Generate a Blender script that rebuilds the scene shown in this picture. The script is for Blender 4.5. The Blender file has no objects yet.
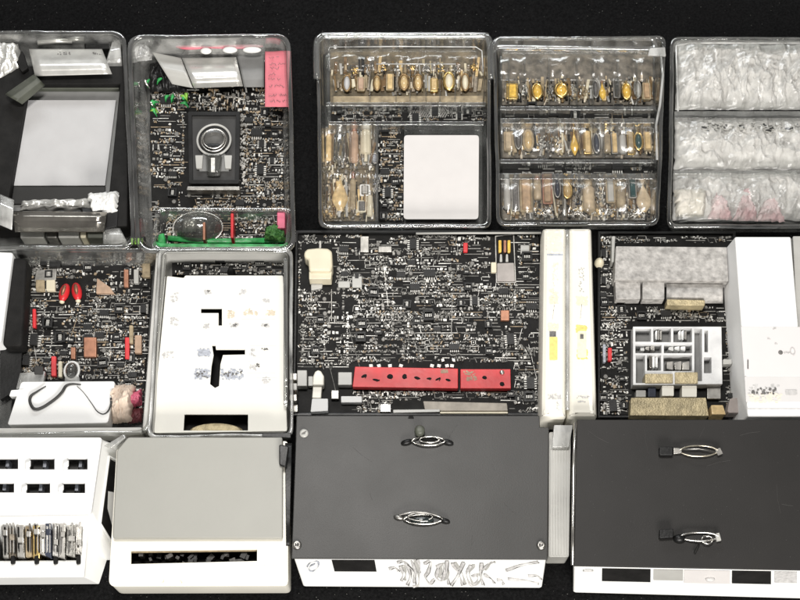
import bpy, bmesh, math, random
from mathutils import Vector, Matrix, noise
R = math.radians
rng = random.Random(7)

# ------------------------------------------------------------------ camera, world, lamps
scene = bpy.context.scene
col = scene.collection
TILT = R(20); DIST = 1.5; LENS = 67.5
tgt = Vector((0, 0, 0.02))
cam_loc = tgt + Vector((0, -math.sin(TILT), math.cos(TILT))) * DIST
cd = bpy.data.cameras.new('camera'); cam = bpy.data.objects.new('camera', cd); col.objects.link(cam)
cam.location = cam_loc; cam.rotation_euler = (TILT, 0, 0)
cd.lens = LENS; cd.sensor_width = 36; cd.clip_start = 0.01; cd.clip_end = 50
scene.camera = cam

w = bpy.data.worlds.new('World'); scene.world = w; w.use_nodes = True
w.node_tree.nodes['Background'].inputs[0].default_value = (1.0, 0.98, 0.95, 1)
w.node_tree.nodes['Background'].inputs[1].default_value = 0.16

def lamp(name, loc, aim, size, power, colr=(1, 0.97, 0.93)):
    d = bpy.data.lights.new(name, 'AREA'); d.shape = 'RECTANGLE'; d.size = size[0]; d.size_y = size[1]
    d.energy = power; d.color = colr
    o = bpy.data.objects.new(name, d); col.objects.link(o); o.location = loc
    o.rotation_euler = (Vector(aim) - Vector(loc)).to_track_quat('-Z', 'Y').to_euler()
    return o
lamp('ceiling_lamp', (-0.10, 0.22, 1.9), (0, 0, 0), (0.45, 0.3), 24)
lamp('front_fill', (0.30, -1.7, 0.95), (0.05, -.1, 0), (0.9, 0.5), 46)  # unseen fill light added to whiten the front faces
lamp('rim_fill', (-0.2, 1.5, 1.0), (0, 0, 0), (1.1, 0.22), 13, (0.95, 0.98, 1))  # unseen strip light added for highlights on the tray rims, no window

scene.view_settings.view_transform = 'Standard'
scene.view_settings.look = 'None'
scene.view_settings.exposure = 0
scene.render.engine = 'CYCLES'
scene.cycles.transparent_max_bounces = 16
scene.cycles.max_bounces = 8

Rm = cam.rotation_euler.to_matrix()
def P(px, py, z=0.0):
    """point of height z (m) seen at photo position px, py"""
    k = 36.0 / LENS / 800.0
    d = Rm @ Vector(((px - 400) * k, -(py - 300) * k, -1.0))
    t = (z - cam_loc.z) / d.z
    return cam_loc + d * t
def PQ(pts, z): return [P(x, y, z) for x, y in pts]
def RC(x0, y0, x1, y1): return [(x0, y1), (x1, y1), (x1, y0), (x0, y0)]

# ------------------------------------------------------------------ materials
def mat(name, base=(.8, .8, .8), rough=.5, metal=0.0, var=0.0, scale=60.0, bump=0.0, bscale=200.0, spec=.5, rvar=0.0, col2=None, detail=4.0, coat=0.0, sss=0.0):
    m = bpy.data.materials.new(name); m.use_nodes = True
    nt = m.node_tree; b = nt.nodes['Principled BSDF']
    b.inputs['Base Color'].default_value = (*base, 1); b.inputs['Roughness'].default_value = rough
    b.inputs['Metallic'].default_value = metal; b.inputs['Specular IOR Level'].default_value = spec
    b.inputs['Coat Weight'].default_value = coat
    tc = nt.nodes.new('ShaderNodeTexCoord')
    if var > 0 or col2:
        n = nt.nodes.new('ShaderNodeTexNoise'); n.inputs['Scale'].default_value = scale; n.inputs['Detail'].default_value = detail
        nt.links.new(tc.outputs['Object'], n.inputs['Vector'])
        r = nt.nodes.new('ShaderNodeValToRGB'); r.color_ramp.elements[0].position = .3; r.color_ramp.elements[1].position = .7
        c2 = col2 or tuple(min(1, c * (1 + var)) for c in base)
        c1 = base if col2 else tuple(c * (1 - var) for c in base)
        r.color_ramp.elements[0].color = (*c1, 1); r.color_ramp.elements[1].color = (*c2, 1)
        nt.links.new(n.outputs['Fac'], r.inputs['Fac']); nt.links.new(r.outputs['Color'], b.inputs['Base Color'])
    if rvar > 0:
        n2 = nt.nodes.new('ShaderNodeTexNoise'); n2.inputs['Scale'].default_value = scale * .7; n2.inputs['Detail'].default_value = 6
        nt.links.new(tc.outputs['Object'], n2.inputs['Vector'])
        mr = nt.nodes.new('ShaderNodeMapRange'); mr.inputs[3].default_value = max(0.02, rough - rvar); mr.inputs[4].default_value = min(1, rough + rvar)
        nt.links.new(n2.outputs['Fac'], mr.inputs[0]); nt.links.new(mr.outputs[0], b.inputs['Roughness'])
    if bump > 0:
        n3 = nt.nodes.new('ShaderNodeTexNoise'); n3.inputs['Scale'].default_value = bscale; n3.inputs['Detail'].default_value = 6
        nt.links.new(tc.outputs['Object'], n3.inputs['Vector'])
        bp = nt.nodes.new('ShaderNodeBump'); bp.inputs['Strength'].default_value = bump; bp.inputs['Distance'].default_value = .002
        nt.links.new(n3.outputs['Fac'], bp.inputs['Height']); nt.links.new(bp.outputs['Normal'], b.inputs['Normal'])
    return m

def clear(name, tint=(.93, .94, .93), milk=.06, rough=.06, gloss=1.0, milkcol=(.8, .8, .78)):
    """thin clear plastic: see-through, fresnel reflection, a little milky"""
    m = bpy.data.materials.new(name); m.use_nodes = True
    nt = m.node_tree; nt.nodes.clear()
    out = nt.nodes.new('ShaderNodeOutputMaterial')
    tr = nt.nodes.new('ShaderNodeBsdfTransparent'); tr.inputs[0].default_value = (*tint, 1)
    df = nt.nodes.new('ShaderNodeBsdfDiffuse'); df.inputs[0].default_value = (*milkcol, 1)
    gl = nt.nodes.new('ShaderNodeBsdfGlossy'); gl.inputs['Roughness'].default_value = rough
    lw = nt.nodes.new('ShaderNodeLayerWeight'); lw.inputs[0].default_value = .35
    mu = nt.nodes.new('ShaderNodeMath'); mu.operation = 'MULTIPLY_ADD'; mu.inputs[1].default_value = .75 * gloss; mu.inputs[2].default_value = .05 * gloss
    mu.use_clamp = True
    nt.links.new(lw.outputs['Facing'], mu.inputs[0])
    tc = nt.nodes.new('ShaderNodeTexCoord'); n = nt.nodes.new('ShaderNodeTexNoise'); n.inputs['Scale'].default_value = 45; n.inputs['Detail'].default_value = 5
    nt.links.new(tc.outputs['Object'], n.inputs['Vector'])
    bp = nt.nodes.new('ShaderNodeBump'); bp.inputs['Strength'].default_value = .25; bp.inputs['Distance'].default_value = .004
    nt.links.new(n.outputs['Fac'], bp.inputs['Height']); nt.links.new(bp.outputs['Normal'], gl.inputs['Normal'])
    m1 = nt.nodes.new('ShaderNodeMixShader'); m1.inputs[0].default_value = milk
    mp = nt.nodes.new('ShaderNodeMapping'); mp.inputs['Scale'].default_value = (1, .35, 1)
    nm = nt.nodes.new('ShaderNodeTexNoise'); nm.inputs['Scale'].default_value = 70; nm.inputs['Detail'].default_value = 6
    rm = nt.nodes.new('ShaderNodeMapRange'); rm.inputs[1].default_value = .3; rm.inputs[2].default_value = .75; rm.inputs[3].default_value = milk * .25; rm.inputs[4].default_value = min(1, milk * 2.2)
    nt.links.new(tc.outputs['Object'], mp.inputs[0]); nt.links.new(mp.outputs[0], nm.inputs['Vector']); nt.links.new(nm.outputs['Fac'], rm.inputs[0]); nt.links.new(rm.outputs[0], m1.inputs[0])
    nt.links.new(tr.outputs[0], m1.inputs[1]); nt.links.new(df.outputs[0], m1.inputs[2])
    m2 = nt.nodes.new('ShaderNodeMixShader')
    nt.links.new(mu.outputs[0], m2.inputs[0]); nt.links.new(m1.outputs[0], m2.inputs[1]); nt.links.new(gl.outputs[0], m2.inputs[2])
    nt.links.new(m2.outputs[0], out.inputs[0])
    return m

M = dict(
    cloth=mat('black_velvet', (.0030, .0030, .0032), .95, col2=(.0095, .0095, .0098), scale=420, bump=.5, bscale=900, spec=.08),
    board=mat('black_board', (.006, .0058, .0055), .5, col2=(.013, .0125, .012), scale=90, bump=.12, bscale=350, rvar=.1, spec=.12),
    black=mat('black_plastic', (.008, .008, .008), .38, spec=.3, var=.4, scale=50, rvar=.12, bump=.08, bscale=400),
    dull_black=mat('black_card', (.010, .0095, .009), .7, spec=.2, var=.35, scale=80, bump=.15, bscale=600),
    clear=clear('clear_plastic'),
    rim=clear('clear_plastic_edge', (.92, .93, .92), .06, .05, 1.5),
    milky=clear('milky_plastic', (.8, .8, .78), .35, .12, 1.0),
    smoke=clear('smoky_plastic', (.55, .55, .53), .12, .1, 1.0, (.4, .4, .38)),
    silver=mat('silver_metal', (.62, .60, .56), .28, 1.0, var=.2, scale=120, rvar=.1),
    steel=mat('dull_steel', (.32, .31, .29), .4, 1.0, var=.3, scale=150),
    foil=mat('silver_foil', (.74, .73, .69), .3, .6, var=.12, scale=60, rvar=.08, bump=.15, bscale=60),
    gold=mat('gold_metal', (.80, .58, .24), .25, 1.0, var=.15, scale=120),
    amber=mat('amber_stone', (.80, .50, .10), .15, 0, var=.3, scale=200, coat=.5),
    pale_gold=mat('pale_gold_stone', (.64, .47, .24), .2, 0, var=.25, scale=200, coat=.4),
    cream=mat('cream_plastic', (.66, .60, .45), .4, 0, var=.07, scale=60, coat=.1),
    tan=mat('tan_lining', (.34, .27, .17), .7, 0, var=.35, scale=160, bump=.3, bscale=500),
    khaki=mat('khaki_metal', (.42, .35, .21), .42, .3, var=.35, scale=120, bump=.4, bscale=600),
    pinkish=mat('salmon_card', (.43, .29, .20), .6, 0, var=.2, scale=150),
    copper=mat('copper_metal', (.33, .16, .10), .4, .6, var=.25, scale=150),
    spark=mat('bright_solder', (.66, .65, .61), .4, .15, var=.3, scale=300),
    dimmark=mat('worn_print', (.17, .165, .15), .6, 0, var=.4, scale=300),
    bronze=mat('bronze_metal', (.24, .16, .08), .35, .7, var=.4, scale=180),
    brown_glass=mat('brown_glass', (.16, .10, .05), .15, 0, var=.5, scale=120, coat=.5),
    gridwhite=mat('silvered_white', (.80, .80, .79), .25, .1, col2=(.58, .58, .58), scale=55, rvar=.1, bump=.2, bscale=80),
    midmark=mat('grey_solder', (.33, .32, .295), .5, .1, var=.35, scale=300),
    tanmark=mat('tan_print', (.33, .25, .16), .5, 0, var=.35, scale=300),
    white=mat('white_plastic', (.80, .80, .78), .32, 0, var=.02, scale=30, rvar=.08, bump=.03, bscale=120),
    card=mat('white_card', (.80, .80, .79), .65, 0, var=.015, scale=40, bump=.05, bscale=500),
    ivory=mat('ivory_plastic', (.80, .77, .68), .35, 0, var=.03, scale=25, rvar=.08),
    greycard=mat('pale_grey_card', (.47, .465, .465), .6, 0, var=.03, scale=60, bump=.05, bscale=700),
    warmcard=mat('warm_white_card', (.60, .575, .56), .6, 0, var=.02, scale=60, bump=.05, bscale=700),
    grey=mat('mid_grey_card', (.19, .19, .185), .55, 0, var=.12, scale=60),
    lightgrey=mat('light_grey_plastic', (.42, .415, .39), .35, 0, var=.08, scale=40, rvar=.1),
    beige=mat('beige_lid', (.318, .315, .286), .5, 0, var=.05, scale=9, rvar=.12, bump=.04, bscale=300),
    panel=mat('charcoal_panel', (.034, .0332, .0315), .42, spec=.3, var=.07, scale=16, rvar=.07, bump=.06, bscale=900),
    panel2=mat('black_panel', (.0195, .0183, .0174), .5, spec=.25, var=.10, scale=16, rvar=.08, bump=.06, bscale=900),
    red=mat('red_plastic', (.58, .025, .03), .35, 0, var=.12, scale=90),
    redtin=mat('red_painted_strip', (.66, .045, .05), .45, 0, var=.15, scale=70, rvar=.12, bump=.1, bscale=200),
    pink=mat('pink_paper', (.62, .165, .20), .7, 0, var=.04, scale=60, bump=.05, bscale=500),
    rose=mat('rose_plastic', (.60, .12, .2), .4, 0, var=.15, scale=60),
    green=mat('green_plastic', (.010, .13, .025), .3, 0, col2=(.05, .46, .12), scale=110, bump=.3, bscale=160),
    lime=mat('lime_plastic', (.22, .45, .06), .35, 0, var=.3, scale=200),
    olive=mat('dark_olive_card', (.075, .08, .062), .5, 0, var=.2, scale=60),
    teal=mat('teal_stone', (.025, .07, .072), .2, 0, var=.3, scale=150, coat=.5),
    navy=mat('navy_stone', (.03, .037, .06), .25, 0, var=.3, scale=150, coat=.4),
    yellow=mat('yellow_sticker', (.72, .60, .18), .5, 0, var=.12, scale=300),
    paleyellow=mat('faded_yellow_print', (.77, .72, .52), .5, 0, var=.1, scale=300),
    peach=mat('peach_print', (.75, .68, .58), .5, 0, var=.08, scale=200),
    ink=mat('grey_ink', (.12, .115, .11), .6, 0, var=.4, scale=400),
    paleink=mat('pale_grey_ink', (.50, .49, .48), .6, 0, var=.2, scale=300),
    blueink=mat('blue_grey_ink', (.38, .40, .45), .6, 0, var=.35, scale=400),
    taninkk=mat('tan_ink', (.62, .54, .42), .6, 0, var=.2, scale=300),
    foam=mat('grey_foam', (.235, .225, .212), .55, 0, col2=(.50, .48, .455), scale=170, bump=.5, bscale=300, detail=10),
    tissue=mat('white_tissue', (.46, .448, .43), .65, 0, col2=(.68, .67, .65), scale=90, bump=.4, bscale=300, detail=8),
    pinktissue=mat('pink_tissue', (.66, .62, .60), .65, 0, col2=(.64, .40, .415), scale=48, bump=.4, bscale=260),
    taupe=mat('taupe_metal', (.26, .22, .17), .45, .3, var=.4, scale=200, bump=.4, bscale=400),
    rough=mat('rough_silver', (.42, .41, .38), .4, .7, var=.5, scale=260, bump=.8, bscale=500),
    steel2=mat('pale_steel', (.40, .39, .37), .4, .6, var=.3, scale=180, bump=.3, bscale=400),
    brown_lining=mat('brown_lining', (.15, .12, .075), .7, 0, var=.5, scale=140, bump=.4, bscale=400),
    pad_face=mat('grey_ring_face', (.10, .098, .092), .3, 0, var=.3, scale=90, coat=.4),
    mirror_sheet=mat('mirror_sheet', (.50, .47, .42), .16, .9, col2=(.16, .15, .135), scale=28, rvar=.08, bump=.2, bscale=40),
    steel_dark=mat('dark_bright_steel', (.42, .41, .38), .22, 1.0, var=.3, scale=150),
    pale_steel=mat('warm_pale_steel', (.68, .62, .50), .28, .9, var=.2, scale=150),
    dark_stone=mat('dark_grey_stone', (.02, .026, .026), .12, 0, var=.4, scale=150, coat=.6),
    pale_wall=mat('pale_grey_wall', (.56, .55, .52), .3, 0, var=.18, scale=24, rvar=.1),
    paper_ivory=mat('paper_ivory', (.56, .53, .47), .7, 0, var=.12, scale=120),
    oldivory=mat('aged_ivory', (.50, .40, .27), .35, 0, var=.25, scale=160, coat=.3),
    wood=mat('tan_wood', (.42, .28, .16), .5, 0, var=.3, scale=160),
    dull_steel=mat('dull_capacitor', (.16, .155, .145), .45, .5, var=.4, scale=150),
    warm_face=mat('warm_white_face', (.78, .765, .70), .5, 0, var=.03, scale=18, rvar=.1, bump=.06, bscale=200),
    moss=mat('moss_green', (.012, .09, .02), .5, 0, col2=(.10, .26, .06), scale=220, bump=.5, bscale=400),
    fine_wear=mat('fine_wear', (.055, .053, .05), .6, 0, var=.3, scale=200),
    pad_grey=mat('dark_grey_pad', (.024, .023, .022), .6, 0, var=.3, scale=60),
    cellophane=clear('cellophane', (.96, .96, .95), .05, .2, .28),
    pleat=clear('pleated_clear_plastic', (.97, .96, .95), .025, .13, .5),
    tubwall=clear('thick_clear_plastic', (.90, .90, .88), .15, .08, 1.1),
)
def shiny_mix():
    pass

# ------------------------------------------------------------------ mesh helpers
def root_loc(o):
    v = Vector((0, 0, 0))
    while o: v = v + o.location; o = o.parent
    return v
class MB:
    def __init__(s): s.v = []; s.f = []; s.m = []; s.cur = 0
    def add(s, vs, fs):
        b = len(s.v); s.v += [Vector(v) for v in vs]
        s.f += [tuple(i + b for i in f) for f in fs]; s.m += [s.cur] * len(fs)
        return s
    def prism(s, poly, z0, z1=None, top=None):
        """poly: world points (their xy); top: optional list for the upper loop"""
        n = len(poly)
        lo = [Vector((p.x, p.y, z0)) for p in poly]
        hi = [Vector((p.x, p.y, z1)) for p in (top or poly)]
        return s.add(lo + hi, [tuple(range(n))[::-1], tuple(range(n, 2 * n))] + [(i, (i + 1) % n, n + (i + 1) % n, n + i) for i in range(n)])
    def loft(s, loops, cap0=False, cap1=False, closed=True):
        n = len(loops[0]); vs = [p for l in loops for p in l]; fs = []
        for k in range(len(loops) - 1):
            for i in range(n if closed else n - 1):
                j = (i + 1) % n
                fs.append((k * n + i, k * n + j, (k + 1) * n + j, (k + 1) * n + i))
        if cap0: fs.append(tuple(range(n))[::-1])
        if cap1: fs.append(tuple(range((len(loops) - 1) * n, len(loops) * n)))
        return s.add(vs, fs)
    def box(s, c, sx, sy, sz, rot=0.0, skew=0.0):
        ca, sa = math.cos(rot), math.sin(rot)
        vs = []
        for z in (0, sz):
            for dx, dy in ((-1, -1), (1, -1), (1, 1), (-1, 1)):
                x = dx * sx / 2 + skew * dy * sy / 2; y = dy * sy / 2
                vs.append((c[0] + x * ca - y * sa, c[1] + x * sa + y * ca, c[2] + z))
        return s.add(vs, [(3, 2, 1, 0), (4, 5, 6, 7), (0, 1, 5, 4), (1, 2, 6, 5), (2, 3, 7, 6), (3, 0, 4, 7)])
    def tube(s, pts, r, n=8, closed=False, flat=1.0):
        pts = [Vector(p) for p in pts]; loops = []
        m = len(pts)
        for i, p in enumerate(pts):
            a = pts[(i - 1) % m] if (closed or i > 0) else p
            b = pts[(i + 1) % m] if (closed or i < m - 1) else p
            t = (b - a)
            t = t.normalized() if t.length > 1e-9 else Vector((1, 0, 0))
            up = Vector((0, 0, 1)) if abs(t.z) < .95 else Vector((0, 1, 0))
            sd = t.cross(up).normalized(); u2 = sd.cross(t)
            rr = r[i] if isinstance(r, (list, tuple)) else r
            loops.append([p + sd * rr * math.cos(2 * math.pi * k / n) + u2 * rr * flat * math.sin(2 * math.pi * k / n) for k in range(n)])
        if closed: loops.append(loops[0])
        return s.loft(loops, not closed, not closed)
    def ellipsoid(s, c, rx, ry, rz, n=16, m=8, rot=0.0, half=False):
        loops = []; ca, sa = math.cos(rot), math.sin(rot)
        a0 = 0.0 if half else -math.pi / 2 + .12
        for k in range(m + 1):
            a = a0 + (math.pi / 2 - .08 - a0) * k / m
            l = []
            for i in range(n):
                t = 2 * math.pi * i / n
                x = rx * math.cos(a) * math.cos(t); y = ry * math.cos(a) * math.sin(t)
                l.append(Vector((c[0] + x * ca - y * sa, c[1] + x * sa + y * ca, c[2] + rz * math.sin(a))))
            loops.append(l)
        return s.loft(loops, True, True)
    def grid(s, nu, nv, fn, thick=0.0):
        vs = [fn(i / (nu - 1), j / (nv - 1)) for j in range(nv) for i in range(nu)]
        fs = [(j * nu + i, j * nu + i + 1, (j + 1) * nu + i + 1, (j + 1) * nu + i) for j in range(nv - 1) for i in range(nu - 1)]
        if thick:
            N = len(vs)
            vs = vs + [Vector(v) - Vector((0, 0, thick)) for v in vs]
            fs = fs + [tuple(i + N for i in f[::-1]) for f in fs]
            ring = [i for i in range(nu)] + [j * nu + nu - 1 for j in range(1, nv)] + [(nv - 1) * nu + i for i in range(nu - 2, -1, -1)] + [j * nu for j in range(nv - 2, 0, -1)]
            for a, b in zip(ring, ring[1:] + ring[:1]): fs.append((b, a, a + N, b + N))
        return s.add(vs, fs)
    def build(s, name, m, parent=None, bevel=0.0, smooth=False, seg=2, fix=True):
        me = bpy.data.meshes.new(name)
        if parent is not None: off = root_loc(parent)
        else:
            xs = [v.x for v in s.v]; ys = [v.y for v in s.v]
            off = Vector(((min(xs) + max(xs)) / 2, (min(ys) + max(ys)) / 2, min(v.z for v in s.v)))
        me.from_pydata([v - off for v in s.v], [], s.f)
        ms = m if isinstance(m, list) else [m]
        for q in ms: me.materials.append(M[q] if isinstance(q, str) else q)
        if len(ms) > 1:
            for p, k in zip(me.polygons, s.m): p.material_index = k
        if fix:
            bm = bmesh.new(); bm.from_mesh(me); bmesh.ops.recalc_face_normals(bm, faces=bm.faces); bm.to_mesh(me); bm.free()
        if smooth:
            for p in me.polygons: p.use_smooth = True
        o = bpy.data.objects.new(name, me); col.objects.link(o)
        if parent is not None: o.parent = parent
        else: o.location = off
        if bevel:
            b = o.modifiers.new('bevel', 'BEVEL'); b.width = bevel; b.segments = seg; b.limit_method = 'ANGLE'; b.angle_limit = R(35)
            for p in me.polygons: p.use_smooth = True
            b.harden_normals = True
        return o
def tag(o, label, cat, group=None):
    o['label'] = label; o['category'] = cat
    if group: o['group'] = group
    return o
def thing(name, loc, label, cat, group=None):
    o = bpy.data.objects.new(name, None); col.objects.link(o); o.location = (loc[0], loc[1], loc[2] if len(loc) > 2 else 0)
    o.empty_display_size = .01
    return tag(o, label, cat, group)

def inset(poly, d):
    """offset a convex CCW polygon (world xy) inwards"""
    n = len(poly); out = []
    for i in range(n):
        p0, p1, p2 = poly[i - 1], poly[i], poly[(i + 1) % n]
        e1 = (p1 - p0).to_2d().normalized(); e2 = (p2 - p1).to_2d().normalized()
        n1 = Vector((-e1.y, e1.x)); n2 = Vector((-e2.y, e2.x))
        b = (n1 + n2); b = b / max(.2, b.dot(n1))
        out.append(Vector((p1.x + b.x * d, p1.y + b.y * d, p1.z)))
    return out
def rounded(poly, r, seg=6):
    n = len(poly); out = []
    for i in range(n):
        rr = r[i] if isinstance(r, (list, tuple)) else r
        p0, p1, p2 = poly[i - 1], poly[i], poly[(i + 1) % n]
        a = (p0 - p1); b = (p2 - p1)
        d = min(rr, a.length * .45, b.length * .45)
        A = p1 + a.normalized() * d; B = p1 + b.normalized() * d
        for k in range(seg + 1):
            t = k / seg
            out.append(A * (1 - t) ** 2 + p1 * 2 * t * (1 - t) + B * t ** 2)
    return out
def atz(poly, z): return [Vector((p.x, p.y, z)) for p in poly]
def slab(name, outer, holes, z0, z1, m, parent=None, bevel=0.0):
    """flat plate with real openings"""
    cu = bpy.data.curves.new(name, 'CURVE'); cu.dimensions = '2D'; cu.fill_mode = 'BOTH'; cu.extrude = (z1 - z0) / 2
    for poly in [outer] + holes:
        sp = cu.splines.new('POLY'); sp.points.add(len(poly) - 1); sp.use_cyclic_u = True
        for q, p in zip(sp.points, poly): q.co = (p.x, p.y, 0, 1)
    t = bpy.data.objects.new('tmp', cu); col.objects.link(t)
    bpy.context.view_layer.update()
    me = bpy.data.meshes.new_from_object(t.evaluated_get(bpy.context.evaluated_depsgraph_get()))
    bpy.data.objects.remove(t); bpy.data.curves.remove(cu)
    mb = MB(); mb.add([Vector((v.co.x, v.co.y, v.co.z + (z0 + z1) / 2)) for v in me.vertices], [tuple(p.vertices) for p in me.polygons])
    bpy.data.meshes.remove(me)
    o = mb.build(name, m, parent, fix=False)
    bm = bmesh.new(); bm.from_mesh(o.data); bmesh.ops.remove_doubles(bm, verts=bm.verts, dist=1e-6); bmesh.ops.recalc_face_normals(bm, faces=bm.faces); bm.to_mesh(o.data); bm.free()
    if bevel:
        b = o.modifiers.new('bevel', 'BEVEL'); b.width = bevel; b.segments = 2; b.limit_method = 'ANGLE'; b.angle_limit = R(40)
    return o
def cen(pts): return (sum(p.x for p in pts) / len(pts), sum(p.y for p in pts) / len(pts))

def tray(name, quad, h, label, cat='tray', draft=.006, r=.012, t=.0016, wall='clear', floor='clear', rim='rim', lip=.004, group=None):
    """open moulded tray; quad = rim corners as seen, at height h"""
    q = PQ(quad, h); c = cen(q)
    T = thing(name, (c[0], c[1], 0), label, cat, group)
    def L(d, z):
        pts = rounded(inset(q, d), max(.002, r - d * .4)); out = []
        for i, p in enumerate(pts):
            n2 = pts[(i + 1) % len(pts)]; m_ = max(1, int((n2 - p).length / .008)) if (i % 7) == 6 else 1
            m_ = 12 if (i % 7) == 6 else 1
            out += [p.lerp(n2, k / m_) for k in range(m_)]
        return atz(out, z)
    def wob(m_):
        for v in m_.v:
            k = noise.noise(Vector((v.x * 22, v.y * 22, v.z * 10 + c[0]))); k2 = noise.noise(Vector((v.x * 60, v.y * 60, 5 + c[1])))
            v.x += .0009 * k + .0003 * k2; v.y += .0009 * noise.noise(Vector((v.y * 22, v.x * 22, 3 + c[0]))); v.z += (.0010 * k2 + .0008 * k) * (v.z / h)
        return m_
    mb = MB(); mb.loft([L(.001, h - .0005), L(draft * .7, .006), L(draft + .002, .0015), L(draft + .005, .0004)]); 
    mb.loft([L(.001 + t, h - .0005), L(draft * .7 + t, .006), L(draft + .002 + t, .003)])
    wob(mb).build('wall', wall, T, smooth=True)
    MB().loft([L(draft + .0012, .0008), L(draft + .0012, .0026)], True, True).build('floor', floor, T)
    # rolled rim
    lip *= .7
    prof = [(0.0012 - lip, h - .004), (-lip, h - .0015), (-lip * .8, h + .0002), (-lip * .4, h + .0010), (.0004, h + .0007), (.0014, h - .0006), (.0018, h - .003)]
    wob(MB().loft([L(d, z) for d, z in prof])).build('rim', rim, T, smooth=True)
    return T, q

# ------------------------------------------------------------------ circuit-board population
def quad_at(q, u, v):
    """q = (bl, br, tr, tl) px; u right, v up"""
    a = Vector(q[0]).lerp(Vector(q[1]), u); b = Vector(q[3]).lerp(Vector(q[2]), u)
    return a.lerp(b, v)
def inrect(x, y, rects):
    return any(a <= x <= c and b <= y <= d for a, b, c, d in rects)
BITS = ['spark', 'dimmark', 'tanmark', 'steel', 'midmark']
def board_bits(parent, q, z, excl=(), seed=1, row=4.3, fill=.72, bright=.50, tan=.09, name='solder_dot', vert=.3):
    r = random.Random(seed)
    mbs = MB()
    W = (Vector(q[1]) - Vector(q[0])).length; H = (Vector(q[3]) - Vector(q[0])).length
    def mk(x, y, wd, ht, rot=0.0, b=None, hz=None):
        u, v = x / W, y / H
        if not (0.005 < u < .995 and .005 < v < .995): return
        p = quad_at(q, u, v)
        if inrect(p.x, p.y, excl): return
        k = r.random() if b is None else b
        mbs.cur = (0 if r.random() < .6 else 4) if k < bright else (2 if k < bright + tan else (3 if k > .93 else (1 if r.random() < .6 else 4)))
        c = P(p.x, p.y, z)
        sc = r.choice((.55, .7, .8, .95)); mbs.box((c.x, c.y, z), max(.0004, wd * .00112 * sc), max(.0004, ht * .00112 * sc), (hz or r.uniform(.3, 1.5)) * .001, rot, r.uniform(-.35, .35))
    # rows of short marks
    y = 1.5
    while y < H - 1:
        x = r.uniform(0, 5)
        rb = r.random()
        while x < W:
            t = r.random()
            dens = noise.noise(Vector((x * .022 + seed * 7.1, y * .03, seed))) * .95 + fill - .06
            if r.random() > dens + .08:
                x += r.uniform(2, 8); continue
            if t < .42:                       # run of lettering-sized dots
                b0 = r.random()
                for _ in range(r.randint(3, 13)):
                    wd = r.choice([.6, .8, 1.0, 1.3, 1.8]); ht = r.uniform(.9, 2.9)
                    mk(x, y + r.uniform(-.8, .8), wd, ht, r.gauss(0, .25), b0 * .6 + r.random() * .4)
                    if r.random() < .5: mk(x + .9, y + r.choice([-1.0, 1.0]), r.uniform(1, 2.2), .6, 0, b0 * .6 + r.random() * .4)
                    x += wd * .8 + r.uniform(.3, .9)
            elif t < .64:                     # trace
                l = r.uniform(6, 24); mk(x + l / 2, y, l, r.uniform(.5, .9), r.gauss(0, .01), r.uniform(.2, 1), .25); x += l + 2
            elif t < .76:                     # little bodies
                for _ in range(r.randint(1, 4)):
                    wd = r.uniform(1.6, 3.6); mk(x, y, wd, r.uniform(1.6, 3.4), r.gauss(0, .2), None, r.uniform(1, 2.6)); x += wd + r.uniform(.5, 1.5)
            elif t < .90:                     # outline frame
                a, b = r.uniform(4, 11), r.uniform(3, 6.5); k = r.uniform(.0, 1)
                for dx, dy, ww, hh in ((0, -b / 2, a, .5), (0, b / 2, a, .5), (-a / 2, 0, .5, b), (a / 2, 0, .5, b)):
                    mk(x + a / 2 + dx, y + dy, ww, hh, 0, k, .35)
                if r.random() < .5: mk(x + a / 2, y, a * .4, b * .4)
                x += a + 1.5
            else:
                x += r.uniform(2, 9)
        y += row * r.uniform(.58, .86)
    # columns
    x = 2
    while x < W:
        if r.random() < vert:
            y = r.uniform(0, H * .6); y1 = min(H, y + r.uniform(12, 60)); b0 = r.random()
            if r.random() < .3:
                mk(x, (y + y1) / 2, .6, y1 - y, 0, r.uniform(.2, 1), .3)
            else:
                while y < y1:
                    ht = r.uniform(.8, 2.4); mk(x + r.uniform(-.6, .6), y, r.uniform(.7, 2.6), ht, 0, b0 * .6 + r.random() * .4); y += ht + r.uniform(.5, 1.6)
        x += r.uniform(2.5, 6)
    o = mbs.build(name, BITS, parent, fix=False); o['kind'] = 'stuff'
    return o
def comp_meshes():
    d = {}
    def mesh_of(mb, name, m):
        o = mb.build(name, m, None); me = o.data; bpy.data.objects.remove(o); return me
    mb = MB(); mb.box((0, 0, 0.3), 1, .62, .7); mb.cur = 1
    for i in range(5):
        for sgn in (-1, 1): mb.box((-.4 + .2 * i, sgn * .4, 0), .09, .24, .35)
    d['chip'] = mesh_of(mb, 'chip', ['black', 'spark'])
    mb = MB(); l = []
    for rr, zz in ((.5, 0), (.5, .85), (.46, .95), (.40, 1.0), (.38, .96)):
        l.append([Vector((rr * math.cos(a * math.pi / 8), rr * math.sin(a * math.pi / 8), zz)) for a in range(16)])
    mb.loft(l, True, True); d['capacitor'] = mesh_of(mb, 'capacitor', ['dull_steel'])
    mb = MB(); mb.box((0, 0, 0), 1, .45, .5); mb.cur = 1; mb.box((-.42, 0, -.01), .22, .5, .56); mb.box((.42, 0, -.01), .22, .5, .56)
    d['resistor'] = mesh_of(mb, 'resistor', ['dull_black', 'spark'])
    mb = MB(); 
    for sx, sy, ww, hh in ((0, -.4, 1, .2), (0, .4, 1, .2), (-.42, 0, .16, .6), (.42, 0, .16, .6)): mb.box((sx, sy, 0), ww, hh, .9)
    mb.cur = 1
    for i in range(4): mb.box((-.24 + .16 * i, 0, 0), .07, .3, .7)
    d['connector'] = mesh_of(mb, 'connector', ['black', 'spark'])
    return d
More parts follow.
